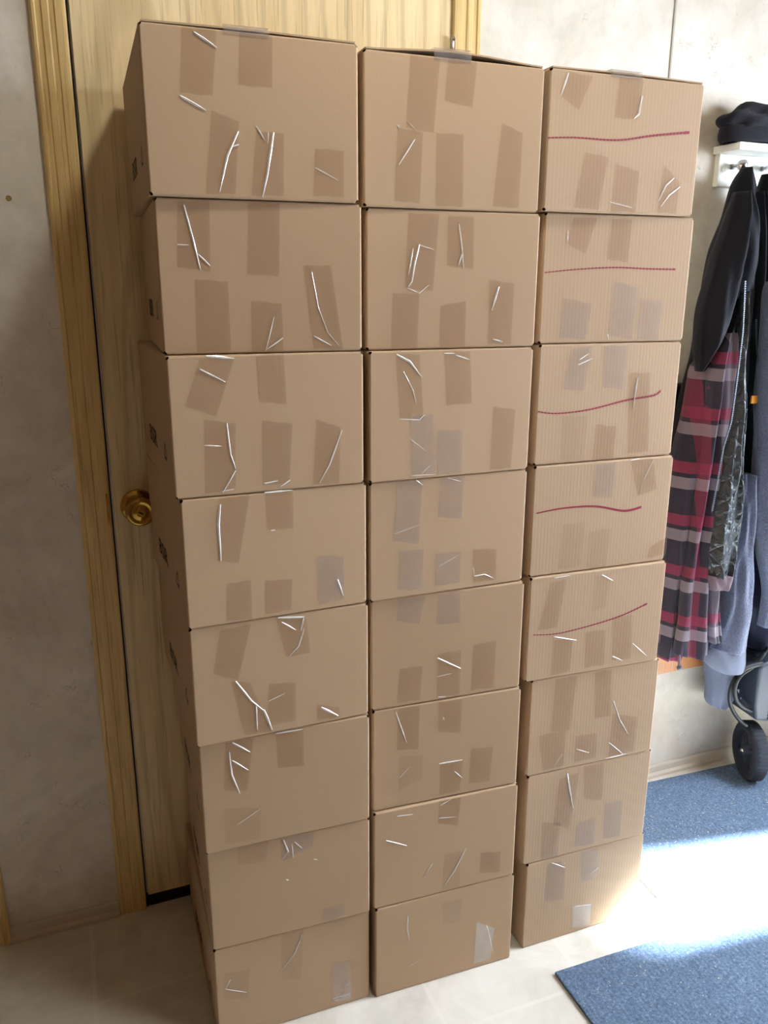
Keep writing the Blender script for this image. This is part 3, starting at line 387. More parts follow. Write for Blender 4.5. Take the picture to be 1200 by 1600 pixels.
# ------------------------------------------------------------------ setting
YW = 0.417                       # front of the wall behind the boxes
XL, XR, YB, ZC = -1.70, 2.30, -2.50, 2.38
struct('floor', bx(XL-.1, XR+.1, YB-.1, YW+.2, -0.08, 0.0), M['floor'])
struct('ceiling', bx(XL-.1, XR+.1, YB-.1, YW+.2, ZC, ZC+0.08), M['ceiling'])
struct('wall_back', bx(XL-.1, XR+.1, YW, YW+0.12, 0.0, ZC), M['wall'])
struct('wall_left', bx(XL-.1, XL, YB, YW, 0.0, ZC), M['room'])
struct('wall_front', bx(XL-.1, XR+.1, YB-.1, YB, 0.0, ZC), M['room'])
# right wall with the glazed entrance door and two unseen windows added for fill
DY0, DY1, DZ0, DZ1 = -0.30, -0.03, 0.22, 2.02
SY0, SY1, SZ0, SZ1 = -1.12, -0.52, 0.55, 2.02
WY0, WY1, WZ0, WZ1 = -2.35, -1.25, 0.92, 2.05
bm = bmesh.new()
box(bm, XR, XR+.1, YB, WY0, 0, ZC); box(bm, XR, XR+.1, WY0, WY1, 0, WZ0); box(bm, XR, XR+.1, WY0, WY1, WZ1, ZC)
box(bm, XR, XR+.1, WY1, SY0, 0, ZC); box(bm, XR, XR+.1, SY1, DY0, 0, ZC); box(bm, XR, XR+.1, SY0, SY1, 0, SZ0); box(bm, XR, XR+.1, SY0, SY1, SZ1, ZC); box(bm, XR, XR+.1, DY1, YW, 0, ZC)
box(bm, XR, XR+.1, DY0, DY1, 0, DZ0); box(bm, XR, XR+.1, DY0, DY1, DZ1, ZC)
struct('wall_right', bm, M['room'])
for nm, (a0, a1, b0, b1) in (('window_1', (DY0, DY1, DZ0, DZ1)), ('fill_window_2', (WY0, WY1, WZ0, WZ1)), ('fill_window_3', (SY0, SY1, SZ0, SZ1))):
    w = struct(nm, bx(XR+.045, XR+.051, a0, a1, b0, b1), M['glass'])
    bm = bmesh.new()
    for a in ((a0, a0+.03, b0, b1), (a1-.03, a1, b0, b1), (a0+.03, a1-.03, b0, b0+.03), (a0+.03, a1-.03, b1-.03, b1)):
        box(bm, XR-.01, XR+.04, *a)
    struct('window_frame', bm, M['white_paint'], w)

struct('added_sun_block', bx(XR+.1, XR+1.45, -2.75, -0.50, 2.10, 2.16), M['room'])   # unseen eave, added to keep direct sun out of the fill windows

# interior door behind the stacks: slab 0.70 wide
dx0, dx1 = -0.0775, 0.6215
bm = bx(dx0+.003, dx1-.003, YW-.008, YW-.0005, 0.034, 2.03)
door = struct('door_1', bm, M['oak_door'])
# knob, rosette, latch plate, hinge
K = Vector((-0.030, YW-.008, 0.925)); Rk = Matrix.Translation(K) @ Matrix.Rotation(math.radians(90), 4, 'X')
bm = bmesh.new(); lathe(bm, [(0.0001,0),(0.033,0),(0.033,0.003),(0.031,0.007),(0.024,0.010),(0.014,0.012),(0.0001,0.012)], Rk, 48)
struct('door_rosette', bm, M['brass'], door, smooth=True)
bm = bmesh.new(); lathe(bm, [(0.011,0.010),(0.0115,0.024),(0.015,0.030),(0.024,0.036),(0.0275,0.044),(0.0275,0.052),(0.0255,0.0565),(0.0215,0.0585),(0.0195,0.0575),(0.013,0.0560),(0.0115,0.0575),(0.0001,0.0575)], Rk, 48)
kn = struct('door_knob', bm, M['brass'], door, smooth=True)
bm = bmesh.new(); lathe(bm, [(0.0001,0.0570),(0.0080,0.0570),(0.0080,0.0595),(0.0001,0.0595)], Rk, 32)
kc = struct('lock_cylinder', bm, M['brass'], kn)
bm = bx(-.0010, .0010, -.0615, -.0590, -.0045, .0045); bmesh.ops.transform(bm, matrix=Matrix.Translation(K) @ Matrix.Rotation(math.radians(-60), 4, 'Y'), verts=bm.verts)
struct('keyhole', bm, M['gap_shade'], kn)
struct('latch_plate', bx(dx0-.0105, dx0-.0068, YW-.0135, YW-.010, 0.895, 0.955), M['brass'], door)
bm = bmesh.new(); lathe(bm, [(0.0001,0),(0.0042,0),(0.0042,0.088),(0.0028,0.091),(0.0040,0.094),(0.0030,0.098),(0.0001,0.099)], Matrix.Translation((0.6235, YW-.0155, 1.705)), 20)
struct('hinge', bm, M['steel'], door, smooth=True)

def casing(name, x0, x1, z1, flip, z0=0.0):
    w = x1-x0
    prof = [(0,.0000),(0,.007),(.06,.0095),(.13,.0100),(.17,.0080),(.30,.0085),(.34,.0105),(.50,.0110),(.54,.0092),(.66,.0098),(.70,.0118),(.88,.0124),(.95,.0120),(1.0,.0100),(1.0,.0)]
    if flip: prof = [(1-a, b) for a, b in prof][::-1]
    bm = bmesh.new()
    A = [bm.verts.new((x0+a*w, YW-b, z0)) for a, b in prof]; B = [bm.verts.new((x0+a*w, YW-b, z1)) for a, b in prof]
    n = len(A)
    for i in range(n): bm.faces.new((A[i], A[(i+1)%n], B[(i+1)%n], B[i]))
    bm.faces.new(A[::-1]); bm.faces.new(B)
    return struct(name, bm, M['oak_trim'])
casing('trim_1', -0.1370, -0.0805, 2.10, False)
casing('trim_2', 0.6245, 0.6865, 2.10, True)
casing('trim_3', -0.425, -0.357, 2.10, True)
struct('trim_4', bx(-0.0805, 0.6245, YW-.011, YW, 2.04, 2.10), M['oak_trim'])
struct('trim_5', bx(-0.0805, -0.0775, YW-.003, YW, 0, 2.04), M['gap_shade'])
struct('door_gap_shade', bx(-0.0775, 0.6215, YW-.0012, YW, 0.0, 0.034), M['gap_shade'])   # dark strip painted for the shade in the gap below the door
# wallpaper panel batten and seam on the right
bevel(struct('trim_6', bx(1.1535, 1.1585, YW-.0022, YW, 0.03, ZC), plain('batten', (176,170,158), 0.6)), .0008)
def baseboard(name, x0, x1):
    bm = bmesh.new()
    prof = [(0,0),(.012,0),(.012,.008),(.006,.014),(.005,.030),(.003,.034),(0,.035)]
    A = [bm.verts.new((x0, YW-a, b)) for a, b in prof]; B = [bm.verts.new((x1, YW-a, b)) for a, b in prof]
    n = len(A)
    for i in range(n): bm.faces.new((A[i], A[(i+1)%n], B[(i+1)%n], B[i]))
    bm.faces.new(A[::-1]); bm.faces.new(B)
    return struct(name, bm, M['vinyl_trim'])
baseboard('baseboard_left', -0.357, -0.137); baseboard('baseboard_back', 0.6865, XR)
struct('trim_7', bx(1.20, 1.66, YW-.012, YW, 0.326, 0.378), M['orange'])
bm = bmesh.new(); lathe(bm, [(0.0001,0),(0.0045,0),(0.0038,0.0012),(0.0015,0.0006),(0.0001,0.0006)], Matrix.Translation((-0.199, YW, 1.480)) @ Matrix.Rotation(math.radians(90), 4, 'X'), 16)
tag(obj('wall_anchor', bm, plain('anchor', (150,132,84), 0.6)), 'tiny tan screw anchor in the grey wall left of the door casing', 'wall anchor')
# ceiling lamp
cl = thing('ceiling_lamp', 'round ceiling lamp above the front of the box stacks', 'ceiling lamp', (0.38, -0.36, ZC-.045))
bm = bmesh.new(); lathe(bm, [(0.11,0.005),(0.115,0.012),(0.115,0.045),(0.0001,0.045)], n=40); obj('lamp_base', bm, M['white_paint'], cl, smooth=True)
bm = bmesh.new(); lathe(bm, [(0.0001,0.006),(0.105,0.006),(0.109,0.012),(0.0001,0.012)], n=40); obj('lamp_diffuser', bm, M['diffuser'], cl, smooth=True)

# ------------------------------------------------------------------ cardboard boxes
def polystrip(bm, pts, w, y0, hgt, n_sub=5):
    """a folded ridge of film along a path on the face (x, z), raised towards the viewer"""
    P = []
    for (a, b) in zip(pts, pts[1:]):
        for k in range(n_sub):
            t = k/n_sub; P.append((a[0]*(1-t)+b[0]*t, a[1]*(1-t)+b[1]*t))
    P.append(pts[-1]); n = len(P); rows = []
    for i, p in enumerate(P):
        a = P[max(i-1, 0)]; b = P[min(i+1, n-1)]
        dx, dz = b[0]-a[0], b[1]-a[1]; L = math.hypot(dx, dz) or 1
        nx, nz = -dz/L, dx/L
        s = i/(n-1); ww = w*0.5*(0.35+0.65*math.sin(math.pi*min(1, s*0.85+0.15)))*(0.85+0.3*random.random()); hh = hgt*(0.5+0.5*math.sin(math.pi*s))
        rows.append([bm.verts.new((p[0]+nx*ww, -y0, p[1]+nz*ww)), bm.verts.new((p[0]+nx*ww*0.25, -y0-hh, p[1]+nz*ww*0.25)),
                     bm.verts.new((p[0]-nx*ww*0.35, -y0-hh*0.45, p[1]-nz*ww*0.35)), bm.verts.new((p[0]-nx*ww, -y0, p[1]-nz*ww))])
    for a, b in zip(rows, rows[1:]):
        for k in range(4): bm.faces.new((a[k], a[(k+1)%4], b[(k+1)%4], b[k]))
    bm.faces.new(rows[0]); bm.faces.new(rows[-1][::-1])
def tape_mesh(quad, seed):
    bm = bmesh.new(); (a, b, c, d) = quad; N = 8; g = []
    for j in range(N+1):
        t = j/N; row = []
        for i in range(N+1):
            s = i/N
            x = (a[0]*(1-s)+b[0]*s)*(1-t)+(d[0]*(1-s)+c[0]*s)*t
            z = (a[1]*(1-s)+b[1]*s)*(1-t)+(d[1]*(1-s)+c[1]*s)*t
            if j in (0, N): z += 0.0006*math.sin(9*s+seed)*(1 if i not in (0, N) else 0)
            wv = noise.noise(Vector((x*40+seed, z*25, seed*3.1)))
            row.append(bm.verts.new((x, -0.0007-0.0004*abs(wv), z)))
        g.append(row)
    for j in range(N):
        for i in range(N): bm.faces.new((g[j][i], g[j][i+1], g[j+1][i+1], g[j+1][i]))
    return bm
def carton(w, d, h, seed):
    rnd = random.Random(seed)
    bm = bmesh.new(); vs = box(bm, 0, w, 0, d, 0, h)
    bw = bm.edges.layers.float.new('bevel_weight_edge')
    bmesh.ops.recalc_face_normals(bm, faces=bm.faces)
    # open corners where the flaps fold: a small notch pushed in at each corner
    main = set(bm.edges)
    res = bmesh.ops.bevel(bm, geom=list(bm.verts), offset=0.0066, affect='VERTICES', segments=1, profile=0.5)
    tris = [f for f in bm.faces if len(f.verts) == 3]
    for e in bm.edges:
        if e.calc_length() > 0.05: e[bw] = 1.0
    ctr = Vector((w/2, d/2, h/2))
    for f in tris:
        r = bmesh.ops.extrude_discrete_faces(bm, faces=[f])
        nf = r['faces'][0]; nrm = (f.normal if f.is_valid else nf.normal).copy()
        c = nf.calc_center_median(); inw = Vector((1 if c.x < w/2 else -1, 1 if c.y < d/2 else -1, 1 if c.z < h/2 else -1)).normalized()
        for v in nf.verts: v.co = c + (v.co-c)*0.85 + inw*0.009
        nf.material_index = 1
        for e in nf.edges:
            for q in e.link_faces:
                if q is not nf and len(q.verts) == 4 and q.calc_area() < 0.001: q.material_index = 1
    # slight bulge on the faces
    me_edges = [e for e in bm.edges if e[bw] > 0.5]
    bmesh.ops.recalc_face_normals(bm, faces=bm.faces)
    me = bpy.data.meshes.new('carton'); bm.to_mesh(me); bm.free()
    return me
def arrow_loop(bm, cy, cz, r):
    # triangular recycling mark on the side face, plane x = const
    P = [(cy+r*math.sin(a), cz+r*math.cos(a)) for a in (0, 2.094, 4.189)]
    for i in range(3):
        a, b = Vector(P[i]), Vector(P[(i+1)%3]); d = b-a; a2 = a+d*0.12; b2 = a+d*0.80
        n = Vector((-d.y, d.x)).normalized()*r*0.13
        q = [a2+n, b2+n, b2-n, a2-n]
        for dup in (q, [b2+n*2.2, a+d*0.99, b2-n*2.2]):
            bm.faces.new([bm.verts.new((-0.0004, p.x, p.y)) for p in dup])
DEPTH = 0.378
NAMES = {'L': 'left', 'M': 'middle', 'R': 'right'}
ORD = ['topmost', 'second from the top', 'third from the top', 'fourth from the top', 'fourth from the floor', 'third from the floor', 'second from the floor', 'bottom']
LOOK = {
 'L0': 'with two long bright tape folds', 'L1': 'with five brown tape patches', 'L2': 'with slanted tape at its top', 'L3': 'with a long curled tape sliver',
 'L4': 'with crumpled loose clear tape', 'L5': 'nearly bare lower half', 'L6': 'with frayed tape at its top edge', 'L7': 'resting on the floor, faint tape',
 'M0': 'with bowed-up top flap', 'M1': 'with torn wrinkled tape strips', 'M2': 'with loose peeling tape corner', 'M3': 'with four hazy tape strips',
 'M4': 'with one shiny slanted fold', 'M5': 'with creased right edge', 'M6': 'with short bright fold at left', 'M7': 'resting on the floor, nearly bare',
 'R0': 'with dashed red marker line', 'R1': 'with red line above shiny tapes', 'R2': 'with rising red marker line', 'R3': 'with solid wavy red marker line',
 'R4': 'with faint rising red marker line', 'R5': 'unmarked, with two curled tape slivers', 'R6': 'unmarked with five tape patches', 'R7': 'resting on the floor in the sunlight'}
for col, row, (xc, yc, ya, w, z0, z1), tapes, creases, mark, mw in BOXES:
    key = col+str(row)
    if key == 'M0': ya = -0.010
    left = Vector((xc, yc, z0)) - Vector((math.cos(ya), math.sin(ya), 0))*w/2
    b = thing('cardboard_box', 'box %s, %s in the %s stack' % (LOOK[key], ORD[row], NAMES[col]), 'box', left, ya, 'taped cardboard boxes stacked against the door')
    h = z1-z0
    me = carton(w, DEPTH, h-0.0012, row*3+ord(col))
    me.materials.append(M['card_b' if col == 'R' else 'card_a']); me.materials.append(M['card_hole_shade'])
    o = link(bpy.data.objects.new('carton', me)); o.parent = b
    bv = o.modifiers.new('bevel', 'BEVEL'); bv.width = 0.0034; bv.segments = 3; bv.limit_method = 'WEIGHT'
    bv.harden_normals = True
    tape_objs = []
    for i, (kind, quad) in enumerate(tapes):
        m = {'d': 'tape_dark', 'g': 'tape_gloss', 'f': 'tape_faint'}[kind]
        to = obj('packing_tape', tape_mesh(quad, i+row*1.7), M[m], b, smooth=True, recalc=False)
        if kind == 'g': to['label'] = 'hazy shiny clear tape'
        tape_objs.append((to, Vector((sum(q[0] for q in quad)/4, sum(q[1] for q in quad)/4))))
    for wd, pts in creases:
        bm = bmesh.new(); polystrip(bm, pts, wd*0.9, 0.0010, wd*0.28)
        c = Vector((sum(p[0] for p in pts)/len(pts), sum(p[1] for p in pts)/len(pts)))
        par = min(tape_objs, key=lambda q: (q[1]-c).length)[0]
        obj('tape_crease_glint', bm, M['crease'], par)
    if mark:
        # marker stroke: dashed by the corrugation ridges, solid on the fourth box
        bm = bmesh.new(); P = []
        for i in range(len(mark)-1):
            p0, p1, p2, p3 = mark[max(i-1,0)], mark[i], mark[i+1], mark[min(i+2, len(mark)-1)]
            for k in range(16):
                t = k/16
                P.append(tuple(0.5*((2*p1[j])+(p2[j]-p0[j])*t+(2*p0[j]-5*p1[j]+4*p2[j]-p3[j])*t*t+(3*p1[j]-p0[j]-3*p2[j]+p3[j])*t**3) for j in (0,1)))
        P.append(tuple(mark[-1]))
        hw = mw*0.00075/2*1.15
        def zat(x):
            for a, c in zip(P, P[1:]):
                if a[0] <= x <= c[0]: return a[1]+(c[1]-a[1])*(x-a[0])/max(1e-6, c[0]-a[0])
            return P[-1][1]
        x = P[0][0]; x1 = P[-1][0]; per = 0.0068; solid = key == 'R3'
        while x < x1-.001:
            s = (x-P[0][0])/(x1-P[0][0])
            hwx = hw*(0.55+0.6*s)
            fill = [(0, per, hwx)] if solid or s > 0.95 else [(0, per*0.55, hwx), (per*0.55, per, hwx*0.62)]
            for a, c, hh in fill:
                xa, xb = x+a, min(x1, x+c)
                if xb <= xa: continue
                za, zb = zat(xa), zat(xb)
                bm.faces.new([bm.verts.new(p) for p in ((xa,-.00045,za-hh),(xb,-.00045,zb-hh),(xb,-.00045,zb+hh),(xa,-.00045,za+hh))])
            x += per
        obj('marker_line', bm, M['marker'], b)
    if col == 'L':
        bm = bmesh.new(); arrow_loop(bm, 0.075, h*0.27, 0.017)
        obj('recycling_mark', bm, M['print'], b)
        cu = bpy.data.curves.new('side_print', 'FONT'); cu.body = 'BSR'; cu.size = 0.046; cu.extrude = 0.0001
        tmp = link(bpy.data.objects.new('tmp', cu)); dg = bpy.context.evaluated_depsgraph_get()
        me = bpy.data.meshes.new_from_object(tmp.evaluated_get(dg)); bpy.data.objects.remove(tmp)
        me.materials.append(M['print'])
        so = link(bpy.data.objects.new('side_print', me)); so.parent = b
        so.matrix_local = Matrix.Translation((-0.0006, 0.275, h*0.22)) @ Matrix.Rotation(math.radians(-90), 4, 'Z') @ Matrix.Rotation(math.radians(90), 4, 'X')
        so.scale = (1.35, 0.85, 1)
    if row == 0:   # bowed top flaps closed with tape
        bow = {'L': 0.002, 'M': 0.009, 'R': 0.002}[col]
        for side in (0, 1):
            bm = bmesh.new(); n = 16; top = []; bot = []
            ya0, ya1 = (0.001, DEPTH/2-.001) if side == 0 else (DEPTH/2+.001, DEPTH-.001)
            for i in range(n+1):
                s = i/n; z = h + bow*math.sin(math.pi*s)**1.5
                zz = z if side == 0 else z-.001
                for L, dz in ((top, .0012), (bot, -0.0010)):
                    L.append([bm.verts.new((0.004+s*(w-.008), ya0 if side == 0 else ya1, h+.0002+dz + (zz-h)*0.75)), bm.verts.new((0.004+s*(w-.008), ya1 if side == 0 else ya0, h+.0002+dz+(zz-h)))])
            for i in range(n):
                bm.faces.new((top[i][0], top[i+1][0], top[i+1][1], top[i][1])); bm.faces.new((bot[i][0], bot[i][1], bot[i+1][1], bot[i+1][0]))
                for k in (0, 1): bm.faces.new((bot[i][k], bot[i+1][k], top[i+1][k], top[i][k]))
            for i in (0, n): bm.faces.new((bot[i][0], bot[i][1], top[i][1], top[i][0]))
            fo = obj('top_flap', bm, M['card_a'], b)
        cx = w*0.47; bm = bmesh.new(); rows = []
        for i in range(9):
            s = (cx-.03+i*.06/8-0.004)/(w-.008); zt = h+.0042+bow*math.sin(math.pi*s)**1.5*0.75
            xx = cx-.03+i*.06/8
            rows.append([bm.verts.new((xx, -.0012, h-.006)), bm.verts.new((xx, -.0014, h-.001)), bm.verts.new((xx, 0.0, zt)), bm.verts.new((xx, 0.12, zt+.0015))])
        for a, c in zip(rows, rows[1:]):
            for k in range(3): bm.faces.new((a[k], c[k], c[k+1], a[k+1]))
        obj('packing_tape', bm, M['tape_gloss'], b, smooth=True, recalc=False)['label'] = 'hazy shiny clear tape over the top edge'

# ------------------------------------------------------------------ floor mats
def floor_mat(name, outline, label, thick=0.007):
    bm = bmesh.new()
    A = [bm.verts.new((x, y, 0.0002)) for x, y in outline]; B = [bm.verts.new((x, y, thick)) for x, y in outline]
    n = len(A); bm.faces.new(A[::-1]); bm.faces.new(B)
    for i in range(n): bm.faces.new((A[i], A[(i+1)%n], B[(i+1)%n], B[i]))
    o = bevel(obj(name, bm, M['carpet']), 0.002)
    return tag(o, label, 'mat')
floor_mat('floor_mat', [(0.667,-0.076),(0.667,-0.78),(1.45,-0.80),(1.45,-0.092)], 'blue-grey carpet mat with bare corner nearest the camera, in front of the boxes')
floor_mat('floor_mat', [(1.00,0.020),(1.62,-0.010),(1.63,0.370),(1.02,0.400)], 'blue-grey carpet mat littered with debris, under the hanging coats')
bm = bmesh.new(); rr = random.Random(3)
for i in range(330):
    x = 1.07+abs(rr.gauss(0, .22)) if rr.random() < .5 else rr.uniform(1.03, 1.58); y = min(.36, max(.03, rr.gauss(.18, .09)))
    if x > 1.6: continue
    s = rr.uniform(.0004, .0013); M4 = Matrix.Translation((x, y, 0.0072+s*.3)) @ Matrix.Rotation(rr.uniform(0, 6), 4, 'Z') @ Matrix.Rotation(rr.uniform(-.5, .5), 4, 'X') @ Matrix.Diagonal((s*1.7, s, s*.4, 1))
    bmesh.ops.create_icosphere(bm, subdivisions=1, radius=1, matrix=M4)
for i in range(70):
    x = rr.uniform(.70, 1.3); y = rr.uniform(-.35, -.1); s = rr.uniform(.0005, .0012)
    M4 = Matrix.Translation((x, y, 0.0072+s*.3)) @ Matrix.Rotation(rr.uniform(0, 6), 4, 'Z') @ Matrix.Diagonal((s*2, s, s*.4, 1))
    bmesh.ops.create_icosphere(bm, subdivisions=1, radius=1, matrix=M4)
o = obj('debris', bm, M['leaf']); o['kind'] = 'stuff'; tag(o, 'pale crumbs and leaf bits scattered over the blue-grey mats', 'debris')

# ------------------------------------------------------------------ coat rail
rail = thing('coat_rack', 'white wooden coat rack with narrow top shelf and steel knobs', 'coat rack', (1.30, YW, 1.56))
def local(bm, root): bmesh.ops.translate(bm, vec=-Vector(root.location), verts=bm.verts); return bm
bevel(obj('back_board', local(bx(1.305, 2.05, YW-.016, YW-.0005, 1.562, 1.632), rail), M['white_paint'], rail), .0015)
bevel(obj('shelf', local(bx(1.298, 2.06, 0.335, YW-.0005, 1.632, 1.648), rail), M['white_paint'], rail), .0015)
for x in (1.345, 1.435, 1.60, 1.80):
    bm = bmesh.new(); lathe(bm, [(0.007,0),(0.0065,0.012),(0.0105,0.020),(0.0125,0.028),(0.0115,0.036),(0.006,0.041),(0.0001,0.042)], Matrix.Translation((x, YW-.016, 1.606)) @ Matrix.Rotation(math.radians(90), 4, 'X'), 28)
    obj('knob', local(bm, rail), M['steel'], rail, smooth=True)
bm = bmesh.new(); lathe(bm, [(0.0001,0),(0.006,0),(0.0055,0.001),(0.0001,0.0012)], Matrix.Translation((1.320, YW-.016, 1.600)) @ Matrix.Rotation(math.radians(90), 4, 'X'), 20)
obj('screw_cap', local(bm, rail), M['white_paint'], rail)
# beanie on the shelf
hat = thing('knit_beanie', 'black knit beanie lying folded on top of the white coat rack', 'hat', (1.395, 0.368, 1.648))
bm = bmesh.new(); bmesh.ops.create_uvsphere(bm, u_segments=64, v_segments=32, radius=1)
for v in bm.verts:
    p = v.co.copy()
    x = p.x*0.125; y = p.y*0.045; z = p.z*0.040
    if p.z < 0: z *= 0.9
    z += 0.006*math.exp(-((p.x+0.45)/0.35)**2) - 0.010*max(0, p.x)
    fold = 0.006*math.sin(6*p.x+4*p.z+1.5*p.y)+0.004*math.sin(11*p.x-6*p.z)+0.004*noise.noise(Vector((p.x*3, p.y*3, p.z*3)))
    q = Vector((x, y, z)); q += p.normalized()*fold*(0.9 if p.z > -.6 else .1)
    v.co = (q.x, q.y, max(0.0005, q.z+0.040))
obj('crown', bm, M['knit'], hat, smooth=True)
bm = bmesh.new(); ring = []
for i in range(56):
    a = 2*math.pi*i/56; rg = []
    for j in range(10):
        c = 2*math.pi*j/10
        rr_ = 0.0085*math.cos(c); zz = 0.0165*math.sin(c)
        rg.append(bm.verts.new(((0.121+rr_)*math.cos(a)+0.004, (0.040+rr_)*math.sin(a), 0.0175+zz+0.004*math.sin(2*a+1) *(1 if zz > 0 else 0))))
    ring.append(rg)
for i in range(56):
    for j in range(10): bm.faces.new((ring[i][j], ring[(i+1)%56][j], ring[(i+1)%56][(j+1)%10], ring[i][(j+1)%10]))
obj('folded_brim', bm, M['knit'], hat, smooth=True)

# ------------------------------------------------------------------ hanging garments
def garment(key, half, seed, folds=5, amp=0.10, sub=5, n=56, top_y=None, squash=2.2, wob=0.004):
    y0, L = CLOTH[key]; bm = bmesh.new(); rows = []; lv = []
    for i in range(len(L)-1):
        p0, p1, p2, p3 = L[max(i-1,0)], L[i], L[i+1], L[min(i+2, len(L)-1)]
        for k in range(sub):
            t = k/sub; lv.append([0.5*((2*p1[j])+(p2[j]-p0[j])*t+(2*p0[j]-5*p1[j]+4*p2[j]-p3[j])*t*t+(3*p1[j]-p0[j]-3*p2[j]+p3[j])*t**3) for j in range(4)])
    lv.append(L[-1]); N = len(lv)
    for i, (xl, zl, xr, zr) in enumerate(lv):
        s = i/(N-1); yy = y0 if top_y is None else y0+(top_y-y0)*max(0, 1-s*6)**2
        c = Vector(((xl+xr)/2, yy, (zl+zr)/2)); u = Vector(((xr-xl)/2, 0, (zr-zl)/2)); W = u.length
        hd = min(half, W*0.75+0.006)
        r = []
        for k in range(n):
            a = 2*math.pi*k/n; ca, sa = math.cos(a), math.sin(a)
            ex = 2/squash
            px = math.copysign(abs(ca)**ex, ca); py = math.copysign(abs(sa)**ex, sa)
            ph = seed*1.3 + 0.9*math.sin(s*3+seed)
            rip = amp*math.sin(folds*a+ph+1.5*s)*abs(sa) + 0.35*amp*math.sin((2*folds+1)*a+ph*2-3*s)*abs(sa)
            nz = noise.noise(Vector((c.x*14+px*2.2+seed, py*2, c.z*9)))*wob
            r.append(bm.verts.new(c + u*px + Vector((0, 1, 0))*(py*hd*(1+rip*2.0) + nz)))
        rows.append(r)
    for a, b in zip(rows, rows[1:]):
        for k in range(n): bm.faces.new((a[k], a[(k+1)%n], b[(k+1)%n], b[k]))
    for r in (rows[0][::-1], rows[-1]):
        c = bm.verts.new(sum((v.co for v in r), Vector())/n)
        for k in range(n): bm.faces.new((r[k], r[(k+1)%n], c))
    return bm
def zipper(pts, root, r=0.0014):
    bm = bmesh.new(); tube(bm, pts, r*.7, 6)
    # teeth
    P = [Vector(p) for p in pts]
    for a, b in zip(P, P[1:]):
        n = int((b-a).length/0.0045)
        for k in range(n):
            q = a+(b-a)*k/n
            box(bm, q.x-.0018, q.x+.0018, q.y-.002, q.y+.001, q.z-.0012, q.z+.0012)
    obj('zipper', bm, M['zip'], root)
G0 = (0, 0, 0)
def coat(name, label, cat='coat', group='garments hanging from the coat rack'):
    return thing(name, label, cat, G0, 0, group)
c = coat('hoodie', 'plain dark navy fleece jacket hanging leftmost on the coat rack', 'jacket')
obj('jacket_body', garment('hoodie_body', .045, 1, 4, .12), M['navy'], c, smooth=True)
obj('sleeve', garment('hoodie_sleeve', .032, 2, 4, .28, wob=.010), M['navy'], c, smooth=True)
c = coat('plaid_jacket', 'dark plaid jacket with pink and grey stripes hanging beside the boxes', 'jacket')
obj('jacket_body', garment('plaid_body', .040, 3, 4, .18), M['plaid'], c, smooth=True)
obj('front_panel', garment('plaid_front', .026, 4, 4, .22), M['plaid'], c, smooth=True)
obj('sleeve_cuff', garment('plaid_cuff', .016, 5, 3, .15), M['plaid'], c, smooth=True)
bm = bmesh.new(); tube(bm, [(1.213,.262,.50),(1.214,.260,.455),(1.219,.262,.428)], .0035, 8); obj('drawstring', bm, M['lining'], c, smooth=True)
bm = bmesh.new(); bmesh.ops.create_uvsphere(bm, u_segments=14, v_segments=10, radius=.007, matrix=Matrix.Translation((1.220,.262,.424))); obj('drawstring_toggle', bm, M['zip'], c, smooth=True)
c = coat('quilted_jacket', 'glossy black quilted jacket with silver zipper hanging right of the plaid one', 'jacket')
obj('sleeve', garment('leather', .030, 6, 4, .15, wob=.012), M['quilt'], c, smooth=True)
obj('rolled_cuff', garment('leather_cuff', .031, 7, 3, .08), M['lining'], c, smooth=True)['label'] = 'rolled rose-grey lining cuff'
zipper(PTS['zipL'], c)
c = coat('zip_jacket', 'long dark zip-up jacket with small orange tag on the coat rack', 'jacket')
obj('jacket_body', garment('zipjacket', .036, 8, 5, .26), M['black_cloth'], c, smooth=True)
zipper(PTS['zipR'], c)
obj('orange_tag', bx(1.362, 1.386, .276, .280, 1.074, 1.092), M['orange_tag'], c)
c = coat('fleece_jacket', 'grey fleece jacket whose long sleeve hangs down in the sunlight', 'jacket')
obj('sleeve', garment('sleeve_grey', .036, 9, 3, .14, wob=.010), M['grey_fleece'], c, smooth=True)
obj('sleeve_cuff', garment('cuff_grey', .039, 10, 3, .05), M['grey_cuff'], c, smooth=True)['label'] = 'smooth grey cuff'
obj('hem', garment('grey_tail', .022, 11, 3, .10), M['grey_cuff'], c, smooth=True)['label'] = 'smooth grey hanging tail'
c = coat('hooded_coat', 'long navy hooded coat at the right edge of the picture', 'coat')
obj('hood', garment('hood', .040, 12, 4, .14), M['navy'], c, smooth=True)
obj('coat_body', garment('coat_dark', .040, 13, 5, .16), M['slate_cloth'], c, smooth=True)
c = coat('fuzzy_jacket', 'fuzzy blue-grey jacket in front of the navy coat at right', 'jacket')
obj('jacket_body', garment('fleece', .035, 14, 5, .26, wob=.010), M['grey_fleece'], c, smooth=True)
# black bag behind the plaid jacket
bm = bx(1.13, 1.34, .368, .414, .80, 1.113); bag = thing('black_bag', 'black nylon bag hanging flat against the wall behind the plaid jacket', 'bag', (1.13, .39, .80))
b_ = obj('bag_body', local(bm, bag), M['black_bag'], bag); bevel(b_, .012, 4)

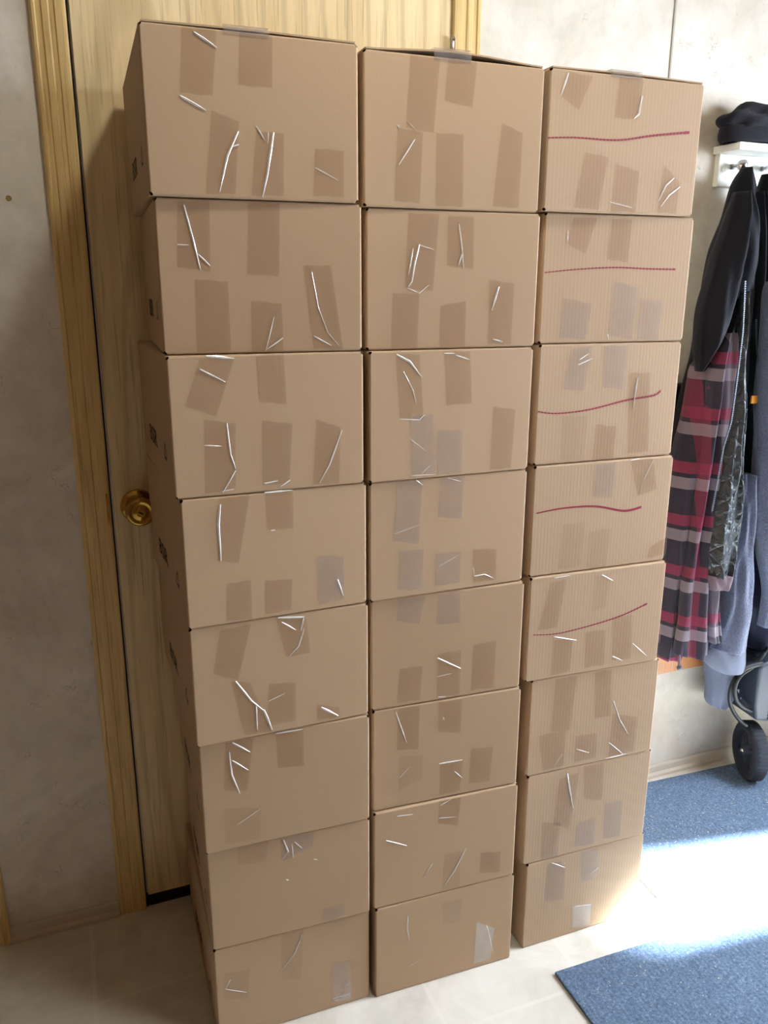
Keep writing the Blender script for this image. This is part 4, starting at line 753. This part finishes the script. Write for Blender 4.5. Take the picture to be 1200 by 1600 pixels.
# ------------------------------------------------------------------ wheeled machine at the right edge
mc = thing('pressure_washer', 'dark slate wheeled machine with vents, cut by the right picture edge', 'machine', (1.66, 0.24, 0.0))
bm = bmesh.new()
prof = [(1.506,.370),(1.506,.30),(1.508,.25),(1.518,.205),(1.60,.185),(1.67,.13),(1.74,.10),(1.95,.10),(1.98,.20),(1.96,.378),(1.53,.378)]
A = [bm.verts.new((x, .275, z)) for x, z in prof]; B = [bm.verts.new((x+.01, .398, z)) for x, z in prof]
n = len(A); bm.faces.new(A); bm.faces.new(B[::-1])
for i in range(n): bm.faces.new((A[i], B[i], B[(i+1)%n], A[(i+1)%n]))
bevel(obj('housing', local(bm, mc), M['slate_plastic'], mc), .010, 3)
for k in range(9):
    zz = .205+k*.009
    bm = bx(1.556, 1.640, .2725, .2755, zz, zz+.004)
    obj('vent_slot', local(bm, mc), M['black_plastic'], mc)
ax = Vector((-.93, .37, 0)).normalized(); Rw = ax.to_track_quat('Z', 'Y').to_matrix().to_4x4()
def wheel(center):
    Mw = Matrix.Translation(center) @ Rw
    bm = bmesh.new(); lathe(bm, [(.058,-.020),(.072,-.021),(.080,-.015),(.082,-.006),(.082,.006),(.080,.015),(.072,.021),(.058,.020),(.056,.0),(.058,-.020)], Mw, 64)
    w_ = obj('wheel', local(bm, mc), M['rubber'], mc, smooth=True)
    bm = bmesh.new()
    for k in range(48):
        a = 2*math.pi*k/48
        q = Mw @ Matrix.Rotation(a, 4, 'Z') @ Matrix.Translation((.0815, 0, 0)) @ Matrix.Diagonal((.003, .0028, .028, 1))
        bmesh.ops.create_cube(bm, size=1, matrix=q)
    obj('tread', local(bm, mc), M['rubber'], w_)
    bm = bmesh.new(); lathe(bm, [(.0001,-.010),(.059,-.012),(.059,.014),(.052,.008),(.018,.010),(.016,.020),(.0001,.020)], Mw, 48)
    obj('rim', local(bm, mc), M['slate_plastic'], w_, smooth=True)
    for k in range(4):
        a = 2*math.pi*k/4+.4
        bm = bmesh.new(); bmesh.ops.create_cube(bm, size=1, matrix=Mw @ Matrix.Rotation(a, 4, 'Z') @ Matrix.Translation((.034, 0, .011)) @ Matrix.Diagonal((.036, .014, .008, 1)))
        bevel(obj('spoke', local(bm, mc), M['rubber'], w_), .002)
    bm = bmesh.new(); bmesh.ops.create_uvsphere(bm, u_segments=18, v_segments=12, radius=.007, matrix=Mw @ Matrix.Translation((0, 0, .022)))
    obj('axle_nut', local(bm, mc), M['steel'], w_, smooth=True)
wheel(Vector((1.558, .316, .084)))
wheel(Vector((1.86, .316, .084)))
hz = thing('hose', 'black rubber hose looped on the slate wheeled machine', 'hose', (1.50, .30, .3))
for k in ('hose1', 'hose2', 'strap'):
    bm = bmesh.new(); tube(bm, PTS[k], .0055 if k != 'strap' else .008, 12); obj('hose_loop', local(bm, hz), M['black_plastic'], hz, smooth=True)
pp = thing('paper_sheet', 'folded white paper tucked behind the black hose loops', 'paper', (1.53, .33, .25))
for k, pts in (('sheet', PTS['paper']), ('folded_corner', PTS['paper2'])):
    bm = bmesh.new()
    A = [bm.verts.new(p) for p in pts]; B = [bm.verts.new((p[0], p[1]+.0012, p[2])) for p in pts]
    bm.faces.new(A); bm.faces.new(B[::-1])
    for i in range(3): bm.faces.new((A[i], A[(i+1)%3], B[(i+1)%3], B[i]))
    obj(k, local(bm, pp), M['paper'], pp)
